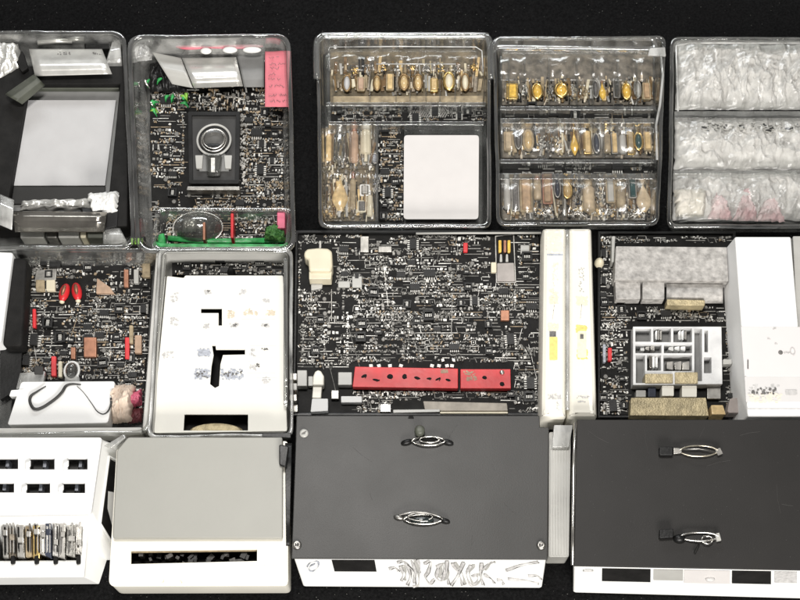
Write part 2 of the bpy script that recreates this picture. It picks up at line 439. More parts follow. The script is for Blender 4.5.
CM = comp_meshes()
def components(parent, q, z, n, excl=(), seed=1):
    r = random.Random(seed); base = root_loc(parent); placed = []; k = 0; tries = 0
    kinds = ['chip', 'capacitor', 'resistor', 'connector']
    while k < n and tries < n * 12:
        tries += 1
        p = quad_at(q, r.uniform(.03, .97), r.uniform(.04, .96)); kind = r.choice(kinds)
        w_ = {'chip': r.uniform(6, 12), 'capacitor': r.uniform(2.6, 5), 'resistor': r.uniform(3, 6), 'connector': r.uniform(5, 11)}[kind]
        if inrect(p.x, p.y, [(a - w_ * .6, b - w_ * .5, c + w_ * .6, d + w_ * .5) for a, b, c, d in excl]): continue
        if any((p.x - a) ** 2 + (p.y - b) ** 2 < ((w_ + c) * .55) ** 2 for a, b, c in placed): continue
        placed.append((p.x, p.y, w_))
        o = bpy.data.objects.new(kind, CM[kind]); col.objects.link(o); o.parent = parent
        c = P(p.x, p.y, z); o.location = c - base
        s = w_ * .001; o.scale = (s, s, s * r.uniform(.35, .7)); o.rotation_euler.z = r.choice([0, 0, math.pi / 2]) + r.gauss(0, .03)
        k += 1
    return placed
def board(name, q, z0, z1, label, seed, ncomp, excl=(), **kw):
    pts = PQ(q, z1); c = cen(pts)
    T = thing(name, (c[0], c[1], z0), label, 'circuit board')
    MB().prism(pts, z0, z1).build('board', 'board', T, bevel=.0006)
    pl = components(T, q, z1, ncomp, excl, seed)
    board_bits(T, q, z1, list(excl) + [(a - w_ * .4, b - w_ * .3, a + w_ * .4, b + w_ * .3) for a, b, w_ in pl], seed, **kw)
    return T

# ------------------------------------------------------------------ small pieces
def jewel(px, py, wd, ht, z, kind, frame, stone, label, cat, group=None, thick=.005, rot=0.0):
    """small trinket lying in a tray; wd, ht in mm"""
    c = P(px, py, z); T = thing(cat.replace(' ', '_'), (c.x, c.y, z), label, cat, group)
    a, b = wd * .00053, ht * .00056
    if kind == 'oval':
        rr = min(a, b) * .24
        MB().tube([(c.x + (a - rr) * math.cos(t * math.pi / 12), c.y + (b - rr) * math.sin(t * math.pi / 12), z + thick * .55) for t in range(24)], rr, 8, True).build('bezel', frame, T, smooth=True)
        MB().ellipsoid((c.x, c.y, z + thick * .3), a - rr * 1.3, b - rr * 1.3, thick * .8, 20, 6, 0, True).build('stone', stone, T, smooth=True)
        MB().tube([(c.x + .0009 * math.cos(t * math.pi / 6), c.y + b + .0006 + .0011 * math.sin(t * math.pi / 6), z + thick * .55) for t in range(12)], .0003, 6, True).build('loop', frame, T, smooth=True)
    elif kind == 'rect':
        pts = [Vector((c.x + sx * a, c.y + sy * b, 0)) for sx, sy in ((-1, -1), (1, -1), (1, 1), (-1, 1))]
        MB().prism(rounded(pts, a * .35, 3), z, z + thick * .7).build('setting', frame, T, bevel=.0005)
        pi = inset(pts, min(a, b) * .28)
        MB().prism(rounded(pi, a * .2, 3), z + thick * .7, z + thick, rounded(inset(pi, a * .18), a * .15, 3)).build('stone', stone, T, bevel=.0003)
    elif kind == 'vial':
        L = []
        for s_, rr in ((-1, .55), (-.95, .92), (-.85, 1), (.45, 1), (.58, .75), (.66, .55)):
            L.append([Vector((c.x + a * rr * math.cos(k * math.pi / 9), c.y + b * s_, z + a * (1 + rr * math.sin(k * math.pi / 9)))) for k in range(18)])
        MB().loft(L, True, True).build('body', stone, T, smooth=True)
        L = [[Vector((c.x + a * rr * math.cos(k * math.pi / 9), c.y + b * s_, z + a * (1 + rr * math.sin(k * math.pi / 9)))) for k in range(18)] for s_, rr in ((.62, .6), (.64, .68), (.96, .66), (1, .5))]
        MB().loft(L, True, True).build('cap', frame, T, smooth=True)
    elif kind == 'drop':
        L = []
        for i in range(10):
            s_ = i / 9; rr = math.sin(math.pi * min(1, s_ * 1.0) ** 1.5) if 0 < i < 9 else .08
            L.append([Vector((c.x + a * rr * math.cos(k * math.pi / 8), c.y + b * (1 - 2 * s_), z + thick * .5 * (1 + rr * math.sin(k * math.pi / 8)))) for k in range(16)])
        MB().loft(L, True, True).build('stone', stone, T, smooth=True)
        MB().tube([(c.x + .0010 * math.cos(t * math.pi / 6), c.y + b + .0008 + .0012 * math.sin(t * math.pi / 6), z + thick * .5) for t in range(12)], .0004, 6, True).build('loop', frame, T, smooth=True)
    elif kind == 'cluster':
        r = random.Random(int(px * 13 + py))
        m1, m2 = MB(), MB()
        for i in range(int(8 + wd * ht / 14)):
            x = c.x + r.uniform(-a, a) * .85; y = c.y + r.uniform(-b, b) * .85; s_ = r.uniform(.0008, .0019)
            (m1 if i % 3 else m2).ellipsoid((x, y, z + thick * r.uniform(.15, .7)), s_, s_ * r.uniform(.7, 1.5), s_, 8, 5, r.uniform(0, 3))
        m1.tube([(c.x + a * .8 * math.sin(i * 1.9 + px), c.y + b * .9 * math.cos(i * 2.7 + py), z + thick * .5 + .001 * math.sin(i)) for i in range(14)], .00045, 6)
        m1.build('wirework', frame, T, smooth=True); m2.build('beads', stone, T, smooth=True)
    return T
def crumple(name, q, z, label, cat, m, amp=.006, seed=0, n=(90, 40), bulge=.012, parent=None, freq=55):
    """folded, ridged soft bundle"""
    pts = PQ(q, z)
    so = Vector((seed * 3.7, seed * 1.3, seed * 5.1))
    def fn(u, v):
        p = pts[0].lerp(pts[1], u).lerp(pts[3].lerp(pts[2], u), v)
        e = min(1, min(u, 1 - u) * 9) ** .5; f = max(0, math.sin(math.pi * v)) ** .55
        h = 0; a = 1.0; fr = freq
        for k in range(4):
            t = noise.noise(Vector((p.x * fr, p.y * fr * .55 + .6 * noise.noise(Vector((p.x * 20, p.y * 20, seed))), k * 9.0)) + so)
            h += a * (1 - abs(t) * 2.2); a *= .5; fr *= 2.05
        edge = noise.noise(Vector((u * 8, v * 8, seed + 3.0))) * .002
        return Vector((p.x + edge, p.y + edge, z + (bulge * f + amp * h * (.4 + .6 * f)) * e * (1 if 0 < v < 1 else 0)))
    mb = MB(); mb.grid(n[0], n[1], fn)
    o = mb.build(name, m, parent, smooth=True, fix=False)
    if label: tag(o, label, cat)
    return o
def bent_sheet(name, q, z, lift, m, label=None, cat=None, parent=None, n=24, thick=.0006):
    """sheet curved along v: lift = list of heights along v (m)"""
    def fn(u, v):
        k = v * (len(lift) - 1); i = min(int(k), len(lift) - 2); h = z + lift[i] * (1 - (k - i)) + lift[i + 1] * (k - i)
        a = Vector(q[0]).lerp(Vector(q[1]), u); b = Vector(q[3]).lerp(Vector(q[2]), u); p = a.lerp(b, v)
        return P(p.x, p.y, h)
    o = MB().grid(10, n, fn, thick).build(name, m, parent, smooth=True)
    if label: tag(o, label, cat)
    return o
def block(name, q, z0, z1, m, label=None, cat=None, parent=None, r=.001, bevel=.0012, topq=None, group=None):
    pts = rounded(PQ(q, z1), r, 4)
    o = MB().prism(pts, z0, z1).build(name, m, parent, bevel=bevel)
    if label: tag(o, label, cat, group)
    return o
def curve_pts(pts, n=8):
    """Catmull-Rom through points"""
    P_ = [Vector(p) for p in pts]; P_ = [P_[0] * 2 - P_[1]] + P_ + [P_[-1] * 2 - P_[-2]]; out = []
    for i in range(1, len(P_) - 2):
        for k in range(n):
            t = k / n; a, b, c, d = P_[i - 1:i + 3]
            out.append(.5 * ((2 * b) + (c - a) * t + (2 * a - 5 * b + 4 * c - d) * t * t + (3 * b - a - 3 * c + d) * t ** 3))
    out.append(P_[-2]); return out
def print_marks(name, rects, z, m, parent, seed=3, n=14, size=1.6):
    """smudged print: many tiny flat flecks inside px rectangles"""
    if len(rects) > 3:
        for i, q_ in enumerate(rects): print_marks(name, [q_], z, m, parent, seed + i * 17, n, size)
        return
    r = random.Random(seed); mb = MB()
    for a, b, c, d in rects:
        for _ in range(n):
            p = P(r.uniform(a, c), r.uniform(b, d), z)
            mb.box((p.x, p.y, z), r.uniform(.4, 1) * size * .001, r.uniform(.3, .9) * size * .001, .00015 + r.random() * .0001, r.gauss(0, .5))
    return mb.build(name, m, parent, fix=False)

# ================================================================== the setting
def cloth_fn(u, v):
    x = -1.3 + 2.6 * u; y = -1.3 + 2.9 * v
    return Vector((x, y, -.0015 + .001 * noise.noise(Vector((x * 4, y * 4, 0)))))
g = MB().grid(60, 60, cloth_fn).build('ground', 'cloth', None, smooth=True, fix=False)
g['kind'] = 'structure'; g['label'] = 'black velvet cloth under all the trays and boxes'
mb = MB(); r = random.Random(4)
for _ in range(420):
    p = P(r.uniform(-10, 810), r.choice([r.uniform(0, 34), r.uniform(575, 605), r.uniform(0, 600)]), 0)
    mb.box((p.x, p.y, -.0006), r.uniform(.0002, .0008), r.uniform(.0002, .0004), .0004, r.uniform(0, 3))
o = mb.build('lint', 'dimmark', None, fix=False); o['kind'] = 'stuff'; o['label'] = 'pale lint specks on the black cloth'; o['category'] = 'lint'

# ================================================================== row 1
# ---- A: clear tray with black frame and grey card
tray('plastic_tray', [(-30, 247), (133, 246), (123, 33), (-30, 33)], .042, 'clear plastic tray holding the black box with a pale grey card', draft=.010, r=.016, lip=.005, wall='tubwall')
T = thing('presentation_box', P(60, 150, .003), 'black open box with tall dark sides in the clear tray at the far left', 'box')
slab('side_wall', PQ([(-12, 226), (127, 226), (129, 66), (-8, 66)], .034), [PQ([(6, 214), (107, 214), (120, 84), (28, 84)], .034)], .003, .034, 'dull_black', T, .001)
block('inner_tray', [(4, 216), (109, 216), (122, 80), (26, 80)], .0035, .020, 'grey', parent=T)
block('dark_band', [(24, 89), (119, 89), (119.5, 77), (26, 77)], .02, .026, 'olive', parent=T, bevel=.0006)
block('lower_ledge', [(7, 204), (104, 204), (105.5, 186), (9.5, 186)], .02, .0225, 'panel', parent=T, bevel=.0006)
block('display_card', [(10.5, 185.5), (105, 185.5), (116, 100), (22.5, 100)], .0225, .0237, 'greycard', 'large blank pale grey card lying in the black box', 'card', bevel=.0003, r=.0006)
bent_sheet('foil_sheet', [(35, 76), (112, 74), (102, 49), (29, 49)], .034, [.010, .013, .013, .010, .005, 0], 'foil', 'bent silver foil sheet above the pale grey card', 'foil')
print_marks('print_marks', [(58, 52, 71, 55), (93, 52, 102, 55)], .0395, 'ink', bpy.data.objects['foil_sheet'], 5, 9, 2)
bent_sheet('card_flap', [(22, 104), (45, 85), (34, 74), (5, 94)], .036, [.004, .012, .013, .006], 'olive', 'dark olive bent flap at the upper left corner of the black box', 'flap', thick=.0012)
block('corner_tab', [(22, 72), (28, 68), (22, 50), (16, 62)], .03, .04, 'dull_black', 'small dark folded tab beside the silver foil sheet', 'tab')
crumple('plastic_wrap', [(0, 82), (24, 68), (18, 44), (-10, 44)], .030, 'crumpled shiny plastic wrap at the upper left tray corner', 'wrap', 'foil', .005, 12, (30, 24), .006)
crumple('foil_wrap', [(20, 211), (92, 211), (94, 200), (22, 201)], .030, 'long crumpled silver foil wrap along the lower edge of the black box', 'foil', 'foil', .004, 3, (60, 22), .004, freq=30)
bent_sheet('front_flap', [(15, 232), (104, 232), (107, 212), (13, 211)], .034, [.001, .006, .010, .011, .008], 'mirror_sheet', 'wide bent mirror like sheet at the front of the far left tray', 'sheet')
bent_sheet('clear_corner', [(103, 246), (129, 246), (120, 228), (103, 228)], .030, [0, .005, .006, .002], 'milky', 'translucent corner sheet at the lower right of the far left tray', 'corner sheet')
block('dark_block', [(84, 49), (111, 49), (111, 37), (84, 39)], .018, .028, 'black', 'glossy dark block at the top of the far left tray', 'block', r=.003, bevel=.002)
for x0, x1, y, l in ((38, 72, 41, 'left clear rod at the top of the far left tray'), (66, 84, 39, 'short clear rod touching the dark block at the top of the far left tray')): tag(MB().tube([P(x0, y + 2, .03), P((x0 + x1) / 2, y, .031), P(x1, y, .03)], .0028, 10).build('clear_rod', 'foil', None, smooth=True), l, 'rod')
bent_sheet('clear_corner', [(104, 68), (122, 66), (120, 40), (112, 42)], .028, [0, .007, .009, .004], 'milky', 'translucent corner sheet at the upper right of the far left tray', 'corner sheet')
bent_sheet('dark_flap', [(84, 224), (104, 226), (102, 208), (80, 208)], .037, [0, .005, .003], 'black', 'black flap between the foil wrap and the white lump', 'flap')
crumple('plastic_lump', [(93, 214), (117, 212), (119, 193), (88, 194)], .036, 'crumpled glossy white lump at the lower right of the black box', 'plastic lump', 'white', .004, 5, (30, 26), .010)
block('corner_block', [(104, 229), (117, 226), (118, 210), (106, 212)], .02, .036, 'black', 'small black block below the glossy white lump', 'block')
bent_sheet('plastic_strip', [(-2, 224), (12, 230), (14, 200), (0, 194)], .036, [0, .006, .009, .004], 'milky', 'curled milky plastic strip at the lower left tray corner', 'strip')
for i, (a, b, m, l) in enumerate([(20, 44, 'foil', 'leftmost shiny silver packet at the front of the far left tray'), (46, 57, 'steel', 'dull steel packet second in the front row of the far left tray'), (58, 79, 'lightgrey', 'grey packet third in the front row of the far left tray'), (80, 86, 'cream', 'narrow cream packet in the front row of the far left tray'), (87, 103, 'olive', 'dark packet at the right end of the front row of the far left tray')]):
    block('foil_packet', [(a, 238), (b, 238), (b, 227), (a, 227)], .003, .022 + .002 * i, m, l, 'packet', r=.002, bevel=.002)

# ---- B: clear tray with crowded board, ring, pink note, green box
tray('plastic_tray', [(139, 250), (293, 249), (288, 36), (130, 37)], .045, 'clear plastic tray holding the crowded board with the pink note', draft=.012, r=.016, lip=.005, wall='tubwall')
qB = [(150, 244), (284, 244), (284, 60), (150, 60)]
exB = [(184, 108, 244, 188), (150, 60, 290, 88), (158, 212, 290, 246)]
board('circuit_board', qB, .0035, .007, 'upright dark circuit board in the tray with the pink note', 11, 70, exB, row=4.0, fill=.70, tan=.24, bright=.42, vert=.6)
bent_sheet('metal_sheet', [(194, 88), (243, 86), (236, 57), (182, 58)], .020, [.006, .013, .016, .015, .011, .004, 0], 'foil', 'curved bright silver sheet at the top of the tray with the pink note', 'metal sheet')
bent_sheet('metal_sheet', [(172, 84), (193, 88), (181, 58), (152, 52)], .018, [.004, .010, .013, .010, .004], 'lightgrey', 'curved pale grey sheet left of the bright silver sheet', 'metal sheet')
bent_sheet('grey_sheet', [(244, 87), (264, 87), (264, 53), (237, 56)], .016, [.004, .008, .009, .006, .002], 'grey', 'dull grey bent sheet between the silver sheet and the pink note', 'sheet')
T = thing('sticky_note', P(276, 80, .03), 'pink sticky note with handwritten lines in the upper right of the tray', 'sticky note')
nq = rounded(PQ([(263.5, 105), (288, 107.5), (290, 50.5), (265, 51)], .034), [.006, .001, .001, .001], 4)
def note_fn(u, v):
    a = nq4[0].lerp(nq4[1], u); b = nq4[3].lerp(nq4[2], u); p = a.lerp(b, v)
    return Vector((p.x, p.y, .0330 + .0011 * noise.noise(Vector((u * 2.2, v * 4.5, 1))) + .0018 * (1 - v) ** 3 + .0006 * abs(math.sin(v * 9 + u))))
nq4 = PQ([(265, 107), (288, 107.5), (290, 50.5), (265, 51)], .034)
MB().grid(14, 30, note_fn, .0003).build('paper', 'pink', T, smooth=True)
rn = random.Random(12); mbn = MB()
for y in (58, 64, 68, 74, 79, 86, 95, 101):
    x = 268 + rn.uniform(0, 2); pts = []
    x1 = 286 - rn.choice([0, 0, 5, 9])
    while x < x1:
        pts.append(P(x, y + rn.uniform(-1.6, 1.6), .0352)); x += rn.uniform(.5, 1.3)
        if rn.random() < .15 and len(pts) > 2: mbn.tube(pts, .00022, 4); pts = []; x += 1
    if len(pts) > 2: mbn.tube(pts, .00022, 4)
mbn.build('handwriting', 'ink', T)
for x, y, s_, m, l in [(206, 51, 6, 'white', 'small white bead imitating a light reflection above the curved silver sheet'), (252, 50, 10, 'white', 'larger white bead imitating a light reflection next to the pink note'), (230, 50, 8, 'white', 'middle white bead imitating a light reflection above the curved silver sheet')]:
    c = P(x, y, .03); tag(MB().ellipsoid((c.x, c.y, .03), s_ * .001, .0035, .0035, 16, 8).build('bead', m, None, smooth=True), l, 'bead')  # white ellipsoids standing in for light reflections on the clear plastic
tag(MB().tube(curve_pts([P(x, y, .030) for x, y in ((176, 46.5), (186, 47.5), (200, 47.5), (220, 47), (245, 46.5), (263, 46))], 6), [.0012 + .0014 * abs(math.sin(i * .21)) for i in range(31)], 8, False, .6).build('red_glow_strip', mat('red_glow_film', (.55, .06, .10), .3, 0, col2=(.62, .30, .34), scale=40), None, smooth=True), 'thin ragged red strip imitating a red glow along the top edge of the pink note tray', 'strip')  # red tube standing in for a red glow at the tray top
# ring display
T = thing('ring_display', P(214, 148, .007), 'square dark grey display pad with raised black border in the pink note tray', 'display pad')
pd = PQ([(189, 184), (239, 184), (240, 112), (188, 112)], .018)
MB().prism(rounded(pd, .002, 3), .007, .0165).build('pad', 'pad_grey', T, bevel=.001)
slab('border', rounded(pd, .002, 3), [inset(pd, .0042)], .0166, .019, 'black', T, .0005)
MB().prism(PQ([(186, 190), (240, 190), (240, 186), (187, 186)], .02), .007, .020).build('metal_lip', 'steel', T, bevel=.001)
T = thing('ring', P(214, 145, .017), 'pale wire ring with a square clear stone on the dark display pad', 'ring')
c = P(214, 140, .021)
MB().tube([(c.x + .0172 * math.cos(t * math.pi / 20), c.y + .0175 * math.sin(t * math.pi / 20), .0215) for t in range(40)], .0012, 10, True).build('band', 'lightgrey', T, smooth=True)
MB().tube([(c.x + .0128 * math.cos(t * math.pi / 20), c.y - .001 + .0128 * math.sin(t * math.pi / 20), .0222) for t in range(40)], .0009, 8, True).build('wire_loop', 'silver', T, smooth=True)
MB().tube([(c.x + .0112 * math.cos(t * math.pi / 20), c.y + .0110 * math.sin(t * math.pi / 20), .0235) for t in range(40)], .0008, 8, True).build('inner_band', 'silver', T, smooth=True)
block('holder', [(199, 171), (229, 171), (224, 148), (204, 148)], .0166, .0182, 'grey', parent=T)
MB().ellipsoid((c.x, c.y, .0178), .0150, .0155, .0022, 28, 5, 0, True).build('face', 'pad_face', T, smooth=True)
MB().ellipsoid((c.x, c.y - .0075, .0195), .0115, .0045, .0012, 24, 5, 0, True).build('dark_inlay', 'black', T, smooth=True)
sp = PQ([(206, 174), (220, 174), (222, 153), (205, 153)], .026)
MB().prism(rounded(sp, .003, 4), .020, .027, rounded(inset(sp, .002), .002, 4)).build('stone', 'smoke', T, bevel=.0008)
for a in (199, 228): block('shoulder', [(a - 3, 168), (a + 3, 168), (a + 4, 155), (a - 4, 155)], .018, .022, 'lightgrey', parent=T)
MB().prism(PQ([(211, 172), (215, 172), (215, 158), (211, 158)], .028), .027, .029).build('facet', 'spark', T, bevel=.0004)
T = thing('pin_strip', P(224, 98, .007), 'ragged row of silver and tan pins above the dark display pad', 'pin strip')
mb = MB()
for i in range(150):
    x = r.uniform(196, 246); p = P(x, r.uniform(88, 110), .012); mb.cur = r.choice([0, 0, 1, 2])
    mb.box((p.x, p.y, .0075), r.uniform(.0006, .0016), r.uniform(.001, .006), r.uniform(.001, .006), r.choice([0, 0, 1.57]) + r.gauss(0, .1))
mb.build('pins', ['silver', 'spark', 'tanmark'], T)
# green shards
T = thing('ribbon_bundle', P(168, 104, .007), 'bundle of bright green curled ribbons in the upper left of the pink note tray', 'ribbon')
r = random.Random(21)
for i in range(16):
    x = r.uniform(150, 188); y = r.uniform(86, 118); a = r.uniform(-1.2, 1.2) + math.pi / 2; ln = r.uniform(6, 13)
    p0 = P(x, y, .017); d = Vector((math.cos(a), math.sin(a), 0)) * ln * .001
    n_ = Vector((-d.y, d.x, 0)).normalized()
    mbr = MB(); L = []
    for k in range(8):
        t = k / 7; wd = .0022 * math.sin(math.pi * min(.98, max(.06, t))); q_ = p0 + d * t + Vector((0, 0, .006 * math.sin(math.pi * t) + .002)) + n_ * .002 * math.sin(3 * t + i)
        L.append([q_ - n_ * wd, q_ + Vector((0, 0, .0008)), q_ + n_ * wd, q_ - Vector((0, 0, .0004))])
    mbr.loft(L, True, True).build('ribbon', r.choice(['green', 'green', 'lime', 'silver', 'green']), T, smooth=True)
crumple('black_film', [(150, 92), (186, 92), (184, 64), (150, 64)], .012, 'crumpled glossy black film in the upper left of the pink note tray', 'film', 'black', .006, 8, (40, 30), .006)
T = thing('pin_strip', P(243, 150, .007), 'ragged upright row of bright silver pins right of the black display pad', 'pin strip')
r = random.Random(5); mb = MB()
for i in range(90):
    y = r.uniform(114, 186); p = P(243 + r.gauss(0, 2.2), y, .012)
    mb.box((p.x, p.y, .0075), r.uniform(.001, .003), r.uniform(.001, .003), r.uniform(.002, .006), r.uniform(0, 3))
mb.build('pins', 'silver', T)
# green box
T = thing('green_box', P(222, 230, .007), 'open clear box with a bright green rim full of small red and silver bits', 'box')
gq = PQ([(153, 249), (287, 249), (290, 209), (157, 209)], .034)
L = lambda d, z: atz(rounded(inset(gq, d), .008, 5), z)
MB().loft([L(.0, .033), L(.004, .010), L(.007, .0085)]).build('wall', 'clear', T, smooth=True)
MB().loft([L(-.002, .0325), L(-.001, .035), L(.002, .0345), L(.002, .032)]).build('rim', 'rim', T, smooth=True)
MB().prism(rounded(inset(gq, .004), .006, 4), .008, .011).build('floor', 'dull_black', T)
MB().tube([P(x, y, .032) for x, y in [(154, 243), (160, 245.5), (172, 246), (200, 246), (240, 246.2), (270, 246.4), (284, 246.5), (288, 244)]], .0026, 10, False, .5).build('green_edge', 'green', T, smooth=True)
MB().tube([P(x, y, .014) for x, y in [(168, 238), (200, 241), (240, 241), (284, 240)]], .0030, 8, False, .4).build('green_edge', 'green', T, smooth=True)
MB().prism(PQ([(157, 247), (166, 247), (164, 232), (158, 234)], .031), .012, .031).build('green_corner', 'green', T, bevel=.002)
qg = [(164, 244), (282, 244), (284, 214), (164, 214)]
board_bits(T, qg, .011, (), 31, row=3.6, fill=.8, tan=.25, name='scrap', vert=.4)
T2 = thing('glass_dome', P(198, 228, .012), 'small dark glass dome in the left of the green rimmed box', 'dome')
c = P(198, 228, .012); MB().ellipsoid((c.x, c.y, .012), .025, .017, .014, 28, 10, 0, True).build('shell', 'smoke', T2, smooth=True)
MB().tube([(c.x + .0255 * math.cos(t * math.pi / 20), c.y + .0175 * math.sin(t * math.pi / 20), .0125) for t in range(40)], .0009, 8, True).build('ring', 'silver', T2, smooth=True)
crumple('inner_foil', [(182, 232), (196, 232), (198, 218), (184, 218)], .016, None, None, 'foil', .003, 2, (20, 16), .003, T2)
for x, y0, y1, m, l in [(232, 213, 238, 'red', 'long thin red stick standing in the green rimmed box'), (281, 212, 228, 'rose', 'broad rose stick at the right end of the green rimmed box'), (204, 222, 240, 'copper', 'coppery stick beside the glass dome'), (141, 218, 232, 'red', 'short red stick on the left of the green rimmed box')]:
    q_ = [(x - 1.5, y1), (x + 1.5, y1), (x + 1.5, y0), (x - 1.5, y0)] if m != 'rose' else [(x - 4, y1), (x + 4, y1), (x + 4, y0), (x - 4, y0)]
    block('stick', q_, .011, .03, m, l, 'stick', r=.0012)
T = thing('tag_label', P(137, 241, .012), 'small lime green tag with dark strokes in the lower left of the pink note tray', 'tag')
block('plate', [(130, 246), (145, 245), (145, 236), (130, 237)], .030, .036, 'dull_black', parent=T)
for a in (132, 135.5, 138.5, 142): block('stroke', [(a - 1, 244), (a + .8, 244), (a + 1, 238), (a - 1, 238)], .036, .0367, 'lime', parent=T, bevel=.0002, r=.0003)
crumple('moss_clump', [(264, 240), (286, 242), (282, 226), (266, 228)], .020, 'crumpled green clump at the right of the green rimmed box', 'clump', 'moss', .005, 9, (50, 40), .005, freq=130)
# extra rounded corner flap
crumple('plastic_fold', [(134, 62), (152, 60), (150, 44), (134, 46)], .030, 'folded clear plastic at the upper left corner of the pink note tray', 'wrap', 'milky', .004, 14, (24, 20), .004)

# ---- C: organiser with one jewel row, vials, white card
def organiser(quad, h, label, dividers, vdiv, zd, **kw):
    T, q = tray('plastic_organiser', quad, h, label, 'organiser', draft=.004, r=.009, lip=.004, **kw)
    for (x0, y0, x1, y1) in dividers:
        MB().prism(PQ([(x0, y1 + 1), (x1, y1 + 1), (x1, y0 - 1), (x0, y0 - 1)], zd), .0027, zd).build('divider', 'rim', T, bevel=.0008)
    for (x, y0, y1) in vdiv:
        MB().prism(PQ([(x - .5, y1), (x + .5, y1), (x + .5, y0), (x - .5, y0)], zd * .8), .0027, zd * .8).build('divider', 'clear', T, bevel=.0004)
    return T
T = organiser([(321, 225), (489, 225), (488, 37), (318, 37)], .030, 'clear compartment organiser with the blank warm white card', [(326, 103, 486, 105), (328, 122, 484, 124), (376, 126, 378, 220)], [(x, 62, 100) for x in (370, 396, 410, 426, 440, 455)] + [(351, 128, 170)], .024)
lp = curve_pts([P(x, y, .032) for x, y in [(317, 79), (316.5, 60), (317, 43), (321, 37.5), (330, 36), (400, 36), (478, 36), (487, 38), (490, 45), (490.5, 60), (491, 79)]], 6)
MB().tube(lp, .0042, 10, False, 1.2).build('lid_edge', 'rim', T, smooth=True)
MB().tube([P(x, y, .034) for x, y in ((330, 47), (400, 46.5), (476, 47), (482, 51), (483, 72))], .0006, 8).build('lid_highlight', 'milky', T, smooth=True)  # thin milky tube put in as a highlight line on the lid
MB().tube([P(x, y, .033) for x, y in ((376, 64), (456, 64))], .0007, 8).build('lid_glint', 'milky', T, smooth=True)  # second milky tube, shaped as a highlight across the lid
block('padded_insert', [(330, 104), (484, 104), (484, 49), (330, 49)], .0028, .006, 'brown_lining', 'brown padded lining behind the row of oval brooches', 'lining', bevel=.001)
block('tan_bar', [(333, 103), (483, 102.5), (483, 95.5), (333, 96)], .0061, .014, 'tan', 'narrow tan bar running under the row of oval brooches', 'bar', bevel=.001)
names_C = [
 (347, 85, 10, 19, 'oval', 'bronze', 'greycard', 'dark oval brooch with white face, leftmost on the tan bar'),
 (361, 86, 8, 15, 'rect', 'tan', 'pinkish', 'tan rectangular brooch right of the white faced oval'),
 (377, 85, 9, 17, 'oval', 'bronze', 'pale_gold', 'dark rimmed oval brooch with small pale gold face, third from the left'),
 (390, 84, 8, 18, 'rect', 'tan', 'pale_gold', 'plain tan rectangular brooch, fourth from the left on the tan bar'),
 (404, 84, 12, 19, 'oval', 'bronze', 'pale_gold', 'large oval brooch with bright gold face and dark rim at the middle of the row'),
 (418, 84, 11, 19, 'oval', 'bronze', 'pale_gold', 'bronze rimmed gold oval brooch right of the middle one'),
 (434, 87, 8, 14, 'rect', 'gold', 'pale_gold', 'small square gold brooch between two large ovals'),
 (449, 83, 13, 21, 'oval', 'gold', 'cream', 'largest gold rimmed oval brooch with a cream face, second from the right'),
 (465, 84, 10, 20, 'oval', 'bronze', 'cream', 'slim cream oval brooch with dark rim at the right end')]
for x, y, a, b, k, f, s_, l in names_C: jewel(x, y, a, b, .0065, k, f, s_, l, 'brooch', 'brooches in a row above the tan bar', .007)
r = random.Random(77)
for i, x in enumerate((355, 369, 383, 397, 411, 426, 441, 457, 474)):
    jewel(x, 70 + r.uniform(-3, 2), 9, 9, .0065, 'cluster', 'silver' if i % 2 else 'gold', 'smoke', 'tangle of fine wire above the brooches, %s from the left in its row' % ['first', 'second', 'third', 'fourth', 'fifth', 'sixth', 'seventh', 'eighth', 'ninth'][i], 'wire tangle', 'wire tangles above the brooches', .005)
board('circuit_board', [(331, 121), (484, 121), (484, 106), (331, 106)], .0028, .008, 'narrow black circuit strip below the row of oval brooches', 41, 14, (), row=4.2, fill=.85, bright=.25, vert=.3)
r = random.Random(8)
mb = MB()
for i in range(17):
    p = P(410 + i * 2.3, 114, .010); mb.box((p.x, p.y, .0085), .0009, .009, .0016, -.5)
tag(mb.build('coil_spring', 'steel', None), 'dark steel coil spring lying in the strip below the brooches', 'spring')
board('circuit_board', [(379, 221), (404, 221), (404, 126), (379, 126)], .0028, .006, 'narrow circuit board between the vials and the blank white card', 42, 22, (), row=3.8, fill=.85, tan=.3, bright=.4, vert=.6)
block('blank_card', [(403.5, 219), (478.5, 219), (479, 135), (404, 135)], .016, .0172, 'warmcard', 'blank warm white card with rounded corners in the organiser', 'card', r=.004, bevel=.0003)
block('card_support', [(406, 217), (476, 217), (476, 138), (406, 138)], .0028, .0158, 'dull_black', 'dark block carrying the blank warm white card', 'block')
block('padded_insert', [(325, 221), (375, 221), (375, 127), (325, 127)], .0028, .0045, 'brown_lining', 'brown lining under the vials in the lower left compartment', 'lining')
